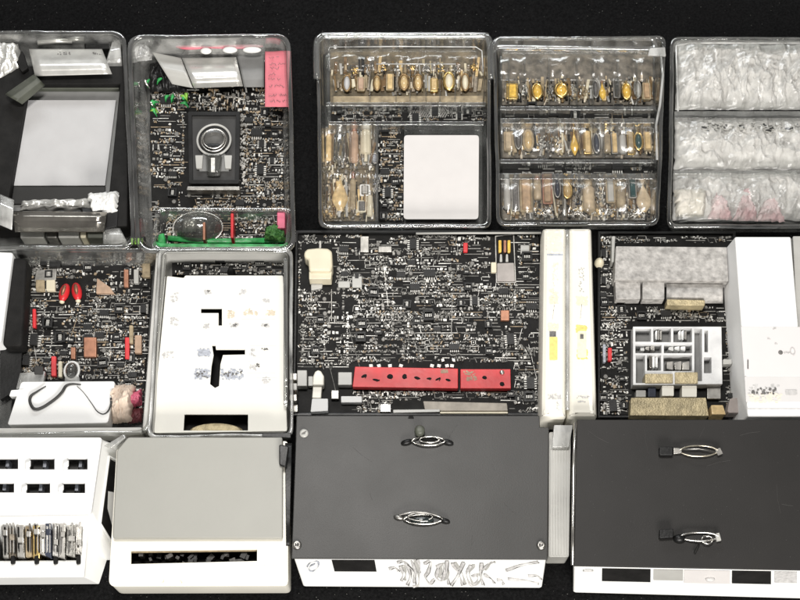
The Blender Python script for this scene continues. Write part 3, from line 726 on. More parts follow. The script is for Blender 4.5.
for x, y, a, b, k, f, s_, l in [
 (340, 148, 14, 36, 'vial', 'silver', 'smoke', 'smoky glass vial with a bright tip, upper left compartment of the organiser'),
 (354, 146, 9, 38, 'vial', 'copper', 'pinkish', 'slim salmon vial next to the smoky one'),
 (366, 142, 11, 30, 'vial', 'white', 'cream', 'cream vial with white cap next to the slim salmon one'),
 (329, 146, 6, 34, 'vial', 'tan', 'pale_gold', 'narrow pale gold vial against the left organiser wall'),
 (340, 196, 16, 36, 'drop', 'gold', 'pale_gold', 'large pale gold drop pendant in the lower left compartment'),
 (353, 192, 6, 38, 'vial', 'copper', 'tan', 'thin tan vial right of the large gold drop'),
 (365, 192, 10, 12, 'rect', 'white', 'steel', 'white square clasp with a dark centre above the screw clasp'),
 (362, 208, 9, 12, 'rect', 'cream', 'ink', 'cream square clasp with a dark hole at the bottom'),
 (370, 205, 6, 26, 'vial', 'silver', 'cream', 'thin cream vial by the circuit strip'),
 (375, 160, 8, 12, 'oval', 'steel', 'blueink', 'blue grey oval bead on the divider'),
 (377, 186, 9, 22, 'cluster', 'steel', 'blueink', 'blue grey bead cluster below the oval bead'),
 (330, 210, 8, 18, 'cluster', 'tan', 'pale_gold', 'tan bead cluster in the lower left organiser corner'),
 (366, 158, 5, 13, 'rect', 'olive', 'cream', 'small olive and cream pendant beside the cream vial')]:
    jewel(x, y, a, b, .005, k, f, s_, l, 'trinket', None, .007)

# ---- D: organiser with three jewel rows
T = organiser([(499, 223), (657, 223), (664, 38), (495, 38)], .030, 'clear compartment organiser with three rows of gold trinkets', [(500, 107, 656, 109), (500, 119, 655, 122), (499, 160, 656, 162), (498, 174, 655, 178)], [(x, 58, 104) for x in (509, 525, 549, 577, 593, 618, 637)] + [(x, 126, 158) for x in (548, 580, 604)] + [(x, 181, 220) for x in (533, 563)], .024)
MB().loft([atz(rounded(inset(PQ([(493, 48), (660, 50), (656, 36), (495, 36)], .036), d), .006, 6), z) for d, z in ((0, .026), (0, .034), (.001, .0358), (.003, .036), (.005, .0345))]).build('lid_edge', 'rim', T, smooth=True)
block('hinge_tab', [(648, 55), (666, 56), (665, 47), (650, 48)], .034, .0365, 'milky', parent=T)
MB().tube([P(x, y, .035) for x, y in ((661, 56), (663, 75), (660, 105), (656, 125), (657, 160))], .0014, 8).build('side_highlight', 'milky', T, smooth=True)  # milky tube imitating the highlight down the right rim
MB().tube([P(x, y, .034) for x, y in ((497, 46), (570, 47), (650, 50))], .0010, 8).build('lid_highlight', 'milky', T, smooth=True)  # lid highlight modelled as a thin milky tube
for a, b, l in ((50, 105, 'grey tan lining of the top trinket row'), (123, 158, 'grey tan lining of the middle trinket row'), (180, 220, 'grey tan lining of the bottom trinket row')):
    block('padded_insert', [(502, b), (653, b), (653, a), (502, a)], .0028, .0045, mat('lining_%d' % a, (.15, .132, .105), .6, 0, var=.6, scale=130, bump=.4, bscale=300), l, 'lining')
ROW1 = [(512, 93, 12, 17, 'rect', 'gold', 'amber', 'square amber brooch with gold edge at the left end of the top row'),
 (525, 92, 8, 16, 'cluster', 'silver', 'smoke', 'silver wire cluster between the square and first oval amber brooch'),
 (537, 93, 12, 18, 'oval', 'gold', 'amber', 'narrow oval amber brooch second in the top row'),
 (561, 92, 15, 17, 'oval', 'gold', 'amber', 'round amber brooch, the widest in the top row'),
 (550, 92, 7, 15, 'cluster', 'steel', 'smoke', 'dull steel wire cluster left of the round amber brooch'),
 (573, 92, 6, 15, 'cluster', 'silver', 'tan', 'silver and tan cluster right of the round amber brooch'),
 (584, 93, 11, 16, 'cluster', 'tan', 'silver', 'tan bead cluster in the middle of the top row'),
 (595, 91, 8, 20, 'oval', 'steel', 'ink', 'dark oval brooch with steel edge in the top row'),
 (602, 93, 7, 19, 'drop', 'copper', 'amber', 'slim orange amber drop beside the dark oval'),
 (616, 90, 7, 21, 'rect', 'steel', 'smoke', 'smoky rectangular brooch left of the bright amber oval'),
 (626, 93, 11, 19, 'oval', 'gold', 'amber', 'bright amber oval near the right end of the top row'),
 (637, 91, 9, 20, 'oval', 'steel', 'lightgrey', 'pale grey oval right of the bright amber oval'),
 (646, 93, 8, 18, 'rect', 'tan', 'pinkish', 'tan rectangle at the right end of the top row')]
ROW2 = [(508, 143, 9, 20, 'rect', 'tan', 'cream', 'cream tan rectangle at the left end of the middle row'),
 (518, 141, 9, 22, 'oval', 'steel', 'ink', 'dark oval second in the middle row'),
 (528, 142, 12, 24, 'oval', 'tan', 'pale_gold', 'tall pale gold oval third in the middle row'),
 (541, 144, 9, 14, 'cluster', 'silver', 'white', 'grey and silver bead cluster right of the tall pale gold oval'),
 (549, 147, 9, 16, 'cluster', 'steel', 'silver', 'dark steel cluster between two sparkling ones'),
 (558, 144, 9, 16, 'cluster', 'silver', 'cream', 'silver cream cluster left of the gold drop'),
 (574, 145, 8, 25, 'drop', 'gold', 'amber', 'slim gold drop in the middle of the middle row'),
 (587, 144, 8, 24, 'rect', 'gold', 'pale_gold', 'gold bar shaped trinket right of the slim gold drop'),
 (596, 145, 9, 22, 'oval', 'steel', 'navy', 'navy oval in the middle row'),
 (606, 143, 8, 24, 'vial', 'gold', 'tan', 'tan vial with a gold cap in the middle row'),
 (614, 145, 7, 22, 'rect', 'steel', 'pale_gold', 'narrow pale gold rectangle right of the tan vial'),
 (622, 144, 7, 24, 'vial', 'silver', 'lightgrey', 'light grey vial in the middle row'),
 (630, 145, 7, 24, 'rect', 'gold', 'tan', 'tan rectangle with a gold edge left of the teal oval'),
 (638, 143, 10, 20, 'oval', 'gold', 'teal', 'teal oval near the right end of the middle row'),
 (647, 143, 8, 20, 'rect', 'tan', 'pale_gold', 'pale gold rectangle at the right end of the middle row')]
ROW3 = [(507, 196, 7, 30, 'vial', 'white', 'lightgrey', 'light grey vial with white cap at the left end of the bottom row'),
 (515, 199, 8, 28, 'rect', 'steel', 'ink', 'dark steel bar second in the bottom row'),
 (526, 198, 13, 32, 'rect', 'tan', 'pinkish', 'broad tan block third in the bottom row'),
 (537, 190, 8, 24, 'vial', 'copper', 'cream', 'cream vial with copper cap above the silver scraps'),
 (547, 193, 10, 26, 'rect', 'copper', 'pinkish', 'brown tan bar left of the navy oval'),
 (557, 190, 8, 20, 'oval', 'steel', 'navy', 'navy oval in the bottom row'),
 (567, 192, 11, 18, 'oval', 'gold', 'pale_gold', 'pale gold oval right of the navy one'),
 (577, 196, 8, 22, 'cluster', 'steel', 'navy', 'dark blue bead cluster in the bottom row'),
 (588, 199, 12, 30, 'vial', 'tan', 'cream', 'wide cream vial in the middle of the bottom row'),
 (600, 198, 10, 26, 'cluster', 'silver', 'cream', 'silver and cream cluster right of the wide cream vial'),
 (610, 194, 9, 22, 'rect', 'tan', 'white', 'pale grey and tan block near the silver cream cluster'),
 (620, 197, 9, 26, 'vial', 'silver', 'tan', 'tan vial with silver cap in the bottom row'),
 (632, 192, 8, 16, 'rect', 'steel', 'teal', 'small dark teal block left of the cream cone'),
 (643, 199, 15, 32, 'drop', 'tan', 'cream', 'large cream cone at the right end of the bottom row')]
for rows, gname in ((ROW1, 'trinkets in the top row of the three row organiser'), (ROW2, 'trinkets in the middle row of the three row organiser'), (ROW3, 'trinkets in the bottom row of the three row organiser')):
    for x, y, a, b, k, f, s_, l in rows: s_ = {'cream': 'oldivory', 'pinkish': 'wood', 'white': 'lightgrey'}.get(s_, s_); jewel(x, y, a, b, .005, k, f, s_, l, 'trinket', gname, .007)
for i, (x, l) in enumerate([(543, 'left'), (577, 'second'), (606, 'third'), (636, 'right')]):
    jewel(x, 214, 20, 10, .009, 'cluster', 'silver', 'pale_gold', '%s silver bead heap along the lower edge of the bottom row' % l, 'bead heap', 'bead heaps along the lower edge of the bottom row', .006)
for y0, y1, sd, l in ((108.5, 119, 51, 'dark circuit strip between the top and middle trinket rows'), (161, 174, 52, 'dark circuit strip between the middle and bottom trinket rows')):
    board('circuit_board', [(502, y1), (653, y1), (653, y0), (502, y0)], .0028, .010, l, sd, 8, (), row=5, fill=.45, bright=.12, vert=.05)

def clutter(name, rects, z, mats, n, seed, label):
    r = random.Random(seed); mb = MB()
    for k in range(n):
        a, b, c_, d = r.choice(rects); p = P(r.uniform(a, c_), r.uniform(b, d), z); mb.cur = r.randrange(len(mats))
        if r.random() < .55: mb.box((p.x, p.y, z), r.uniform(.0008, .0024), r.uniform(.002, .008), r.uniform(.001, .004), r.gauss(0, .15))
        else: mb.ellipsoid((p.x, p.y, z + .0012), r.uniform(.0006, .0018), r.uniform(.0008, .0024), .0014, 8, 5, r.uniform(0, 3))
    o = mb.build(name, mats, None, smooth=False); o['kind'] = 'stuff'; o['label'] = label; o['category'] = 'scraps'
def rods(rows, z, mats, n, seed, label):
    r = random.Random(seed); mb = MB()
    for a, b, c_, d in rows:
        x = a
        while x < c_:
            wd = r.uniform(1.2, 4.0); y1 = d - r.uniform(0, (d - b) * .25); y0 = b + r.uniform(0, (d - b) * .45); p = P(x + wd / 2, (y0 + y1) / 2, z); mb.cur = r.randrange(len(mats))
            if r.random() < .85: mb.box((p.x, p.y, z), wd * .001, (y1 - y0) * .00106, r.uniform(.0012, .004), r.gauss(0, .06), r.gauss(0, .08))
            x += wd + (r.uniform(.2, 1.6) if r.random() < .8 else r.uniform(2, 6))
    o = mb.build('glass_rods', mats, None, bevel=.0004); o['kind'] = 'stuff'; o['label'] = label; o['category'] = 'rods'
RM = ['taupe', 'tan', 'bronze', 'brown_glass', 'brown_glass', 'cream', 'khaki', 'bronze', 'pale_gold', 'dull_black', 'lightgrey']
rods([(504, 76, 652, 104), (504, 124, 652, 157), (504, 181, 652, 219), (504, 88, 652, 104), (504, 128, 652, 157), (504, 190, 652, 221)], .0046, RM, 0, 5, 'packed tan and brown slivers between the trinkets of the three row organiser')
rods([(334, 56, 482, 80), (334, 70, 482, 94), (334, 74, 482, 94), (327, 131, 374, 168), (327, 174, 374, 220), (327, 131, 374, 168), (327, 178, 374, 220)], .0061, RM, 0, 6, 'packed tan and brown slivers between the brooches and vials')
clutter('bead_scraps', [(503, 78, 652, 104), (503, 126, 652, 157), (503, 182, 652, 219), (503, 200, 652, 219)], .0046, ['spark', 'tan', 'taninkk', 'steel', 'cream', 'smoke', 'taupe', 'dull_black'], 800, 3, 'loose tan and silver scraps under the trinkets of the three row organiser')
clutter('bead_scraps', [(332, 66, 482, 95), (326, 130, 374, 219), (326, 130, 374, 219)], .0061, ['spark', 'tan', 'taninkk', 'steel', 'cream', 'smoke', 'taupe'], 420, 4, 'loose tan and silver scraps under the brooches and vials')
def pleated(q, z, label, seed, h=.006):
    r = random.Random(seed); ph = [(r.uniform(14, 60), r.uniform(0, 6), r.uniform(.3, 1)) for _ in range(5)]
    def fn(u, v):
        a = Vector(q[0]).lerp(Vector(q[1]), u); b = Vector(q[3]).lerp(Vector(q[2]), u); p = a.lerp(b, v)
        s_ = sum(k * math.sin(f * u + p_ + .5 * math.sin(4 * v + p_)) for f, p_, k in ph) / 2.5
        return P(p.x, p.y, z + h * .35 * s_ + h * math.sin(math.pi * v) ** .5 + .0003 * noise.noise(Vector((u * 30, v * 6, seed))))
    o = MB().grid(150, 26, fn).build('clear_cover', 'pleat', None, smooth=True, fix=False); tag(o, label, 'cover')
pleated([(501, 82), (654, 82), (655, 52), (500, 52)], .014, 'rippled clear cover above the top trinket row', 1)
pleated([(501, 158), (654, 158), (654, 124), (501, 124)], .014, 'rippled clear cover over the middle trinket row', 2)
pleated([(501, 221), (654, 221), (654, 180), (501, 180)], .014, 'rippled clear cover over the bottom trinket row', 3)
pleated([(329, 72), (485, 72), (485, 50), (329, 50)], .015, 'rippled clear cover above the row of oval brooches', 4)
pleated([(325, 222), (376, 222), (376, 170), (325, 170)], .014, 'rippled clear cover over the lower vials', 5)
pleated([(325, 169), (376, 169), (376, 126), (325, 126)], .014, 'rippled clear cover over the upper vials', 6)

# ---- E: organiser with three tissue bundles
T = organiser([(670, 226), (840, 226), (840, 39), (673, 39)], .030, 'clear compartment organiser packed with white tissue bundles', [(674, 112, 835, 117), (673, 171, 835, 173)], [], .024)
MB().tube([P(x, y, .032) for x, y in ((678, 111), (676, 46), (690, 43), (830, 43))], .0010, 8).build('lid_highlight', 'milky', T, smooth=True)  # milky tube drawn in place of a highlight along the lid
crumple('tissue_bundle', [(675, 110), (835, 110), (835, 46), (678, 46)], .006, 'crumpled white tissue bundle in the top compartment', 'tissue', 'tissue', .0065, 31, (200, 100), .010, freq=75)
crumple('tissue_bundle', [(674, 170), (835, 170), (835, 122), (675, 122)], .006, 'crumpled white tissue bundle in the middle compartment', 'tissue', 'tissue', .006, 32, (200, 80), .010, freq=70)
crumple('tissue_bundle', [(672, 221), (835, 221), (835, 174), (673, 174)], .006, 'crumpled white tissue bundle in the bottom compartment', 'tissue', 'tissue', .006, 33, (200, 80), .009, freq=66)
crumple('tissue_scrap', [(708, 219), (732, 220), (722, 195), (715, 193)], .0145, 'left narrow pink tissue scrap on the bottom tissue bundle', 'tissue', 'pinktissue', .004, 35, (36, 40), .004, freq=70)
crumple('tissue_scrap', [(733, 221), (757, 221), (749, 188), (743, 190)], .0145, 'middle narrow pink tissue scrap on the bottom tissue bundle', 'tissue', 'pinktissue', .004, 36, (36, 40), .004, freq=70)
crumple('tissue_scrap', [(756, 221), (786, 222), (772, 196), (764, 200)], .0145, 'right narrow pink tissue scrap on the bottom tissue bundle', 'tissue', 'pinktissue', .004, 37, (36, 40), .004, freq=70)
crumple('paper_ball', [(676, 217), (704, 217), (706, 190), (674, 190)], .018, 'crumpled pale ivory paper ball at the left of the bottom tissue bundle', 'paper', 'paper_ivory', .004, 34, (36, 30), .007)
mb = MB(); r = random.Random(3)
for i in range(70):
    p = P(r.uniform(702, 800), 126.5 + r.gauss(0, 2), .024); mb.box((p.x, p.y, .020), r.uniform(.002, .006), r.uniform(.001, .003), .003, r.gauss(0, .3))
tag(mb.build('foil_strip', 'lightgrey', None), 'strip of torn grey foil below the top tissue bundle', 'foil')
for k, (a, b) in enumerate(((42, 110), (120, 171), (175, 222))):
    sd = 60 + k
    crumple('cellophane_cover', [(676, b), (835, b), (835, a), (677, a)], .024, 'wrinkled clear cellophane over the %s tissue bundle' % ('top', 'middle', 'bottom')[k], 'cellophane', 'cellophane', .0035, sd, (90, 44), .004, freq=45)

# ================================================================== row 2
# ---- F: grey tray with board, red clips and white block
T, q = tray('plastic_tray', [(-30, 434), (147, 431), (164, 251), (-14, 249)], .036, 'pale translucent tray holding the board with the two red clips', draft=.006, r=.010, wall='clear', rim='rim', lip=.005)
block('side_panel', [(142, 431), (149, 431), (165, 252), (156, 252)], .004, .0355, 'pale_wall', parent=T, r=.002, bevel=.002)
block('front_panel', [(-30, 434.5), (142, 433), (142, 427), (-30, 428)], .004, .0345, 'pale_wall', parent=T, r=.002, bevel=.002)
qF = [(10, 424), (142, 422), (153, 255), (22, 255)]
exF = [(0, 380, 118, 428), (58, 280, 86, 304)]
board('circuit_board', qF, .003, .007, 'dark circuit board with two red clips in the pale tray at the far left', 12, 90, exF, row=4.0, fill=.70, tan=.12, bright=.42, vert=.55)
for x, y, l in ((64.5, 293, 'left of two bright red clips on the far left board'), (77, 292, 'right of two bright red clips on the far left board')):
    T = thing('red_clip', P(x, y, .007), l, 'clip', 'bright red clips on the far left board')
    c = P(x, y, .009); s_ = -.22 if x < 70 else .22
    MB().ellipsoid((c.x, c.y, .010), .0052, .0100, .005, 16, 8, s_).build('body', 'red', T, smooth=True)
    MB().ellipsoid((c.x, c.y + .001, .0145), .0022, .006, .0014, 12, 6, s_).build('ridge', 'copper', T, smooth=True)
    MB().ellipsoid((c.x + .0019 * (1 if s_ < 0 else -1) * -1, c.y - .0095, .009), .0028, .002, .003, 12, 6).build('tip', 'cream', T, smooth=True)
T = thing('connector_bar', P(14, 300, .007), 'thick matt black bar leaning along the left edge of the far left board', 'bar')
MB().prism(rounded(PQ([(2, 346), (22, 346), (27, 258), (12, 257)], .034), .005, 5), .008, .034).build('bar', 'dull_black', T, bevel=.003)
block('foot', [(0, 400), (20, 388), (22, 346), (0, 346)], .008, .016, 'black', parent=T)
block('white_box', [(-30, 345), (1, 342), (13, 252), (-30, 250)], .004, .040, 'card', 'white box cut off by the left edge of the photo', 'box', r=.003, bevel=.002)
def px_tri(name, pts, z0, z1, m, label, cat): 
    o = MB().prism(PQ(pts, z1), z0, z1).build(name, m, None, bevel=.0005); tag(o, label, cat)
px_tri('card_wedge', [(96, 293), (114, 293), (110, 287), (97, 278)], .007, .012, 'pinkish', 'salmon pink triangular card wedge on the far left board', 'card')
for x, y, a, b, m, l in [(34, 318, 3.5, 19, 'red', 'thin dark red stick left of the board centre'), (53.5, 366, 5, 20, 'redtin', 'orange red stick standing above the white block'), (127, 348, 4.5, 22, 'red', 'dark red stick at the right side of the far left board'), (90, 347, 13, 20, 'copper', 'broad copper plate on the far left board'), (73, 353, 5, 12, 'copper', 'small copper plate above the clear cap'), (138, 344, 7, 18, 'pinkish', 'salmon plate by the right wall of the far left tray'), (40, 285, 9, 11, 'tan', 'left of two tan squares beside the red clips'), (50.5, 285, 9, 11, 'cream', 'right of two tan squares beside the red clips'), (136, 276, 5, 14, 'lightgrey', 'pale grey peg near the upper right of the far left board'), (126, 278, 5, 18, 'copper', 'copper peg near the upper right of the far left board'), (60, 369, 4, 16, 'cream', 'narrow cream stick beside the orange red one'), (131, 334, 4, 18, 'tan', 'tan stick at the right side of the far left board'), (146, 270, 8, 14, 'tan', 'tan block in the upper right corner of the far left board')]:
    block('plate', [(x - a / 2, y + b / 2), (x + a / 2, y + b / 2), (x + a / 2, y - b / 2), (x - a / 2, y - b / 2)], .007, .013, m, l, 'plate', r=.0012, bevel=.001)
block('grey_plate', [(34, 282), (56, 280), (57, 268), (36, 270)], .007, .010, 'steel', 'dull grey metal plate above the tan squares', 'plate')
T = thing('domed_button', P(72, 372, .007), 'clear domed button with a white rim above the white block', 'button')
c = P(72, 371, .012)
MB().ellipsoid((c.x, c.y, .012), .0065, .0085, .009, 20, 8, 0, True).build('dome', 'smoke', T, smooth=True)
MB().tube([(c.x + .007 * math.cos(t * math.pi / 16), c.y + .009 * math.sin(t * math.pi / 16), .0125) for t in range(32)], .0014, 8, True).build('rim', 'white', T, smooth=True)
block('neck', [(64, 384), (80, 384), (79, 376), (65, 376)], .007, .014, 'milky', parent=T)
block('clear_label', [(16, 389), (43, 385), (45, 371), (20, 373)], .02, .026, 'milky', 'translucent grey plastic tag at the left of the white block', 'tag')
block('dark_square', [(34, 374), (43, 374), (43, 366), (34, 366)], .008, .028, 'panel', 'small dark square cap above the translucent tag', 'cap')
wb = PQ([(7, 425), (108, 423), (115, 381), (21, 381.5)], .030)
tag(MB().prism(rounded(wb, .003, 4), .008, .030).build('foam_block', 'card', None, bevel=.002), 'white block at the lower edge of the far left tray', 'block')
block('foam_step', [(9, 396), (24, 396), (24, 389), (11, 390)], .02, .031, 'card', 'small white step on the left end of the white block', 'block')
hp = curve_pts([P(x, y, .0315 + dz) for x, y, dz in [(46, 386, .001), (38, 391, 0), (31, 396, 0), (30, 402, 0), (34, 408.5, .001), (42, 407.5, 0), (55, 399, 0), (62, 392, .001), (66, 386, 0), (72, 384, 0), (81, 384.5, 0)]])
tag(MB().tube(hp, [.0004 + .0011 * min(1, 4 * min(i / len(hp), 1 - i / len(hp)) + .15) for i in range(len(hp))], 8).build('wire_hook', 'panel', None, smooth=True), 'thick bent black wire lying on the white block', 'wire')
hp = curve_pts([P(x, y, .0315) for x, y in [(77, 386), (84, 393), (92, 404), (97, 411), (103, 414), (108, 411), (111, 404), (111, 398)]])
tag(MB().tube(hp, [.0003 + .0010 * (i / len(hp)) ** 2 for i in range(len(hp))], 8).build('wire_hook', 'panel', None, smooth=True), 'thin curved dark wire at the right end of the white block', 'wire')
crumple('cloth_bundle', [(112, 424), (131, 422), (136, 386), (113, 386)], .014, 'crumpled cream cloth bundle right of the white block', 'cloth', mat('cream_cloth', (.66, .54, .44), .7, 0, var=.12, scale=120), .008, 41, (40, 44), .010)
crumple('cloth_scrap', [(131, 408), (142, 405), (142, 390), (132, 394)], .012, 'bright pink cloth scrap beside the cream bundle', 'cloth', 'rose', .004, 42, (20, 20), .008)
crumple('cloth_scrap', [(128, 424), (142, 422), (143, 408), (132, 409)], .008, 'dark maroon cloth scrap below the pink one', 'cloth', mat('maroon_cloth', (.10, .02, .025), .7, 0, var=.3, scale=120), .003, 43, (20, 20), .005)

# ---- G: grey tray with white cut-out insert
tray('plastic_tray', [(149, 436), (291, 435), (291, 249), (160, 249)], .040, 'grey tray holding the white insert with black cut outs', draft=.004, r=.008, wall='lightgrey', floor='dull_black', rim='milky', lip=.003)
board('circuit_board', [(172, 275), (284, 275), (285, 250), (172, 250)], .003, .013, 'dark circuit strip showing above the white cut out insert', 13, 30, (), row=4, fill=.8, bright=.4, vert=.3)
c = P(231, 271, .02); tag(MB().ellipsoid((c.x, c.y, .013), .0045, .0045, .012, 14, 8, 0, True).build('knob', 'black', None, smooth=True), 'small black knob at the top edge of the white insert', 'knob')
zI = .030
T = thing('insert_panel', P(220, 350, .003), 'white moulded insert with angular black cut outs and a wide slot', 'insert')
out = rounded(PQ([(152, 433), (287, 431), (283, 275.5), (185, 275.5), (184, 278), (167, 276)], zI), .0015, 3)
holes = [PQ(p, zI) for p in ([(201, 308.5), (222, 308.5), (222, 325.5), (218.5, 325.5), (218.5, 313), (201, 313)][::-1],
         [(212, 345.5), (215.5, 345.5), (216, 349.5), (245, 349.5), (245, 354.5), (223, 355), (220.5, 364), (219, 386), (215, 388), (210, 384), (211.5, 366), (213.5, 355)][::-1],
         [(184.5, 414.5), (248, 414.5), (248, 430.5), (183.5, 430.5)][::-1])]
slab('face', out, holes, zI - .002, zI, 'warm_face', T, .0006)
MB().prism(inset(out, .001), .004, .0045).build('backing', 'dull_black', T)
mbw = MB(); n_ = len(out); inn = inset(PQ([(152, 433), (287, 431), (283, 275.5), (167, 276)], zI), .001)
mbw.loft([atz(inn, .0046), atz(inn, zI - .0021)]); mbw.build('skirt', 'card', T)
print_marks('grey_print', [(171, 293, 178, 302), (171, 318, 178, 325), (163, 352, 173, 358), (205, 290, 211, 294), (240, 290, 246, 294), (263, 299, 269, 302), (204, 324, 209, 328), (230, 323, 239, 327), (262, 324, 269, 327), (250, 349, 256, 356), (250, 365, 259, 370), (262, 377, 270, 383)], zI, 'paleink', T, 6, 16, 2.6)
print_marks('dark_print', [(207, 290.5, 210, 292), (231, 324, 237, 326), (262, 348.5, 268, 350), (264, 324.5, 267, 326), (256, 364, 260, 367)], zI + .0002, 'ink', T, 7, 9, 1.8)
print_marks('tan_print', [(228, 310, 234, 318), (244, 309, 258, 315), (266, 310, 275, 315)], zI, 'taninkk', T, 8, 30, 2.4)
print_marks('smudge_print', [(198, 349, 210, 356), (195, 369, 210, 379), (221, 369, 243, 379)], zI, 'blueink', T, 9, 75, 2.8)
print_marks('smudge_print', [(196, 371, 208, 378), (223, 371, 242, 376)], zI + .0003, 'ink', T, 19, 18, 2.0)
# faint compartments pressed in the right of the face
for rc in ((240, 305, 276, 320), (250, 346, 277, 358), (246, 362, 276, 374), (256, 378, 277, 390)):
    pq = PQ(RC(*rc), zI + .0004); slab('raised_line', pq, [inset(pq, .0005)], zI, zI + .0004, 'card', T)
c = P(216, 431, .0225)
tag(MB().loft([[Vector((c.x + rr * .026 * math.cos(k * math.pi / 12), c.y + rr * .008 * math.sin(k * math.pi / 12), zz)) for k in range(13)] for rr, zz in ((1, .006), (1, .021), (.9, .024), (.01, .025))], True, False).build('coin_disc', 'khaki', None), 'half hidden khaki disc behind the wide slot of the white insert', 'disc')
block('black_clip', [(262, 437), (291, 438), (291, 432.5), (262, 433)], .034, .043, 'black', 'short black clip at the lower right corner of the grey tray', 'clip')
T = thing('hinge_strip', P(285, 330, .03), 'translucent hinge strip down the right side of the grey tray', 'strip')
MB().prism(PQ([(283.5, 405), (287.5, 405), (287.5, 258), (283.5, 258)], .042), .032, .042).build('strip', 'rim', T, bevel=.0008)
for y in (376, 386, 397): block('knuckle', [(289, y + 4), (297, y + 4), (297, y - 3), (289, y - 3)], .01, .03, 'steel' if y != 386 else 'lightgrey', parent=T)

# ---- H: big black board
qH = [(296, 413), (541, 413), (539, 234), (298, 234)]
exH = [(301, 244, 336, 290), (350, 362, 514, 391), (288, 368, 353, 414), (392, 400, 510, 414), (490, 232, 518, 284)]
T = board('circuit_board', qH, .002, .012, 'very wide black circuit board with the red strip and cream plug', 14, 100, exH, row=4.1, fill=.84, bright=.40, tan=.05, vert=.4)
pq = PQ([(292, 416), (546, 416), (543, 230), (295, 230)], .016)
slab('surround', pq, [inset(pq, .0035)], .0, .016, 'black', T, .001)
MB().tube([P(x, y, .018) for x, y in ((416, 233.5), (470, 233), (541, 233))], .0012, 8).build('edge_rail', 'lightgrey', T, smooth=True)
T = thing('cream_plug', P(318, 263, .012), 'cream rounded plug on the upper left of the wide black board', 'plug')
c = P(318, 256, .02)
bq = [(304, 252), (307, 248.5), (318, 247.5), (328, 248), (332, 251), (332.5, 266), (331, 271), (309, 271), (308, 259), (304, 257)]
MB().prism(PQ(bq[::-1], .034), .012, .034).build('body', 'cream', T, bevel=.003, seg=3)
block('skirt', [(309, 279), (331, 279), (332, 271), (309, 271)], .012, .029, 'cream', parent=T)
block('foot', [(311, 290), (322, 288), (323, 280), (311, 281)], .012, .016, 'lightgrey', parent=T)
MB().box((P(320, 243, .02).x, P(320, 243, .02).y, .012), .002, .008, .004).build('stem', 'steel', T)
# red strip
T = thing('red_glow_strip', P(432, 377, .012), 'long red painted strip with worn black marks on the wide black board', 'strip')
z = .022
block('left_section', [(352.5, 387), (458, 388.5), (458, 368.5), (355, 366.5)], .013, z, 'redtin', parent=T, r=.0008, bevel=.0008)
block('right_section', [(460.5, 388.5), (511, 388.5), (510.5, 369), (460.5, 369)], .013, z, 'redtin', parent=T, r=.0008, bevel=.0008)
for i, (x, y, a, b, ro) in enumerate([(364, 376, 6, 3, .5), (376, 380, 7, 2.4, -.2), (390, 376.5, 6, 5, .2), (404.5, 376.5, 4.5, 5.5, -.4), (417, 378, 6, 3, -.3), (429, 378.5, 5, 2.2, .1), (438, 379, 6, 2, .5), (448, 380, 5, 2.6, -.3), (484.5, 377.5, 4.5, 3.6, 0), (502, 384, 4.6, 4.6, 0)]):
    p = P(x, y, z); m_ = MB(); m_.ellipsoid((p.x, p.y, z), a * .0005, b * .0005, .0006, 14, 4, ro, True)
    m_.box((p.x + a * .0003, p.y - b * .0003, z), a * .0005, .0009, .0004, ro + .6); m_.build('black_mark', 'dull_black', T, smooth=False)
p = P(502, 372.5, z); MB().ellipsoid((p.x, p.y, z), .0026, .0026, .0018, 14, 5, 0, True).build('rivet', 'silver', T, smooth=True)
print_marks('paint_chips', [(467, 376, 477, 381), (441, 369, 448, 373), (464, 371, 475, 375)], z, 'pinkish', T, 12, 22, 2.2)
mb = MB()
for x in (371, 379, 390, 401, 432, 439, 447, 452): 
    p = P(x, 366, .018); mb.box((p.x, p.y, .013), .0035, .003, .006, .3 * math.sin(x))
mb.build('solder_blob', 'spark', T)
for x0, y0, x1, y1, h, m, l in [(290, 374, 295, 386, .022, 'cream', 'slim cream peg at the far left of the wide black board'), (297, 370, 307, 386, .024, 'lightgrey', 'pale grey block second from the left on the wide black board'), (308, 376, 313, 386, .02, 'lightgrey', 'narrow pale block beside the white bottle'), (338, 372, 352, 385, .022, 'lightgrey', 'pale grey cube left of the red strip'), (341, 396, 362, 402.5, .020, 'card', 'bright white bar below the pale grey cube'), (331, 390, 339, 399, .018, 'steel', 'dull steel cube right of the white bottle'), (291, 388, 297, 400, .016, 'copper', 'copper peg below the slim cream peg'), (289, 404, 298, 412, .02, 'steel', 'steel knob in the lower left corner of the wide black board'), (380, 404, 391, 412, .018, 'silver', 'silver clip at the lower edge of the wide black board'), (331, 289, 332, 321, .014, 'steel', 'thin steel post below the cream plug'), (338, 281, 350, 287, .016, 'lightgrey', 'pale chip on the left below the dark hole'), (352, 276, 362, 287, .016, 'lightgrey', 'pale square chip right of the cream plug'), (378, 246, 392, 252, .018, 'steel', 'steel socket at the upper edge of the wide black board'), (360, 236, 369, 252, .017, 'steel', 'steel clip with white end at the upper edge of the wide black board')]:
    block('small_block', [(x0, y1), (x1, y1), (x1, y0), (x0, y0)], .012, h, m, l, 'block', r=.001, bevel=.001)
T = thing('white_bottle', P(318, 392, .012), 'white bottle shaped piece at the lower left of the wide black board', 'bottle')
block('base', [(310.5, 412), (328, 411), (328, 398.5), (312, 398.5)], .012, .024, 'card', parent=T)
block('neck', [(312, 398), (321, 398), (322, 386), (313, 386)], .012, .022, 'ivory', parent=T)
MB().prism(PQ([(312, 385.5), (324, 385.5), (324, 376), (321, 371), (318, 369.5), (315, 371.5), (313, 376)], .026), .012, .026).build('head', 'ivory', T, bevel=.0015)
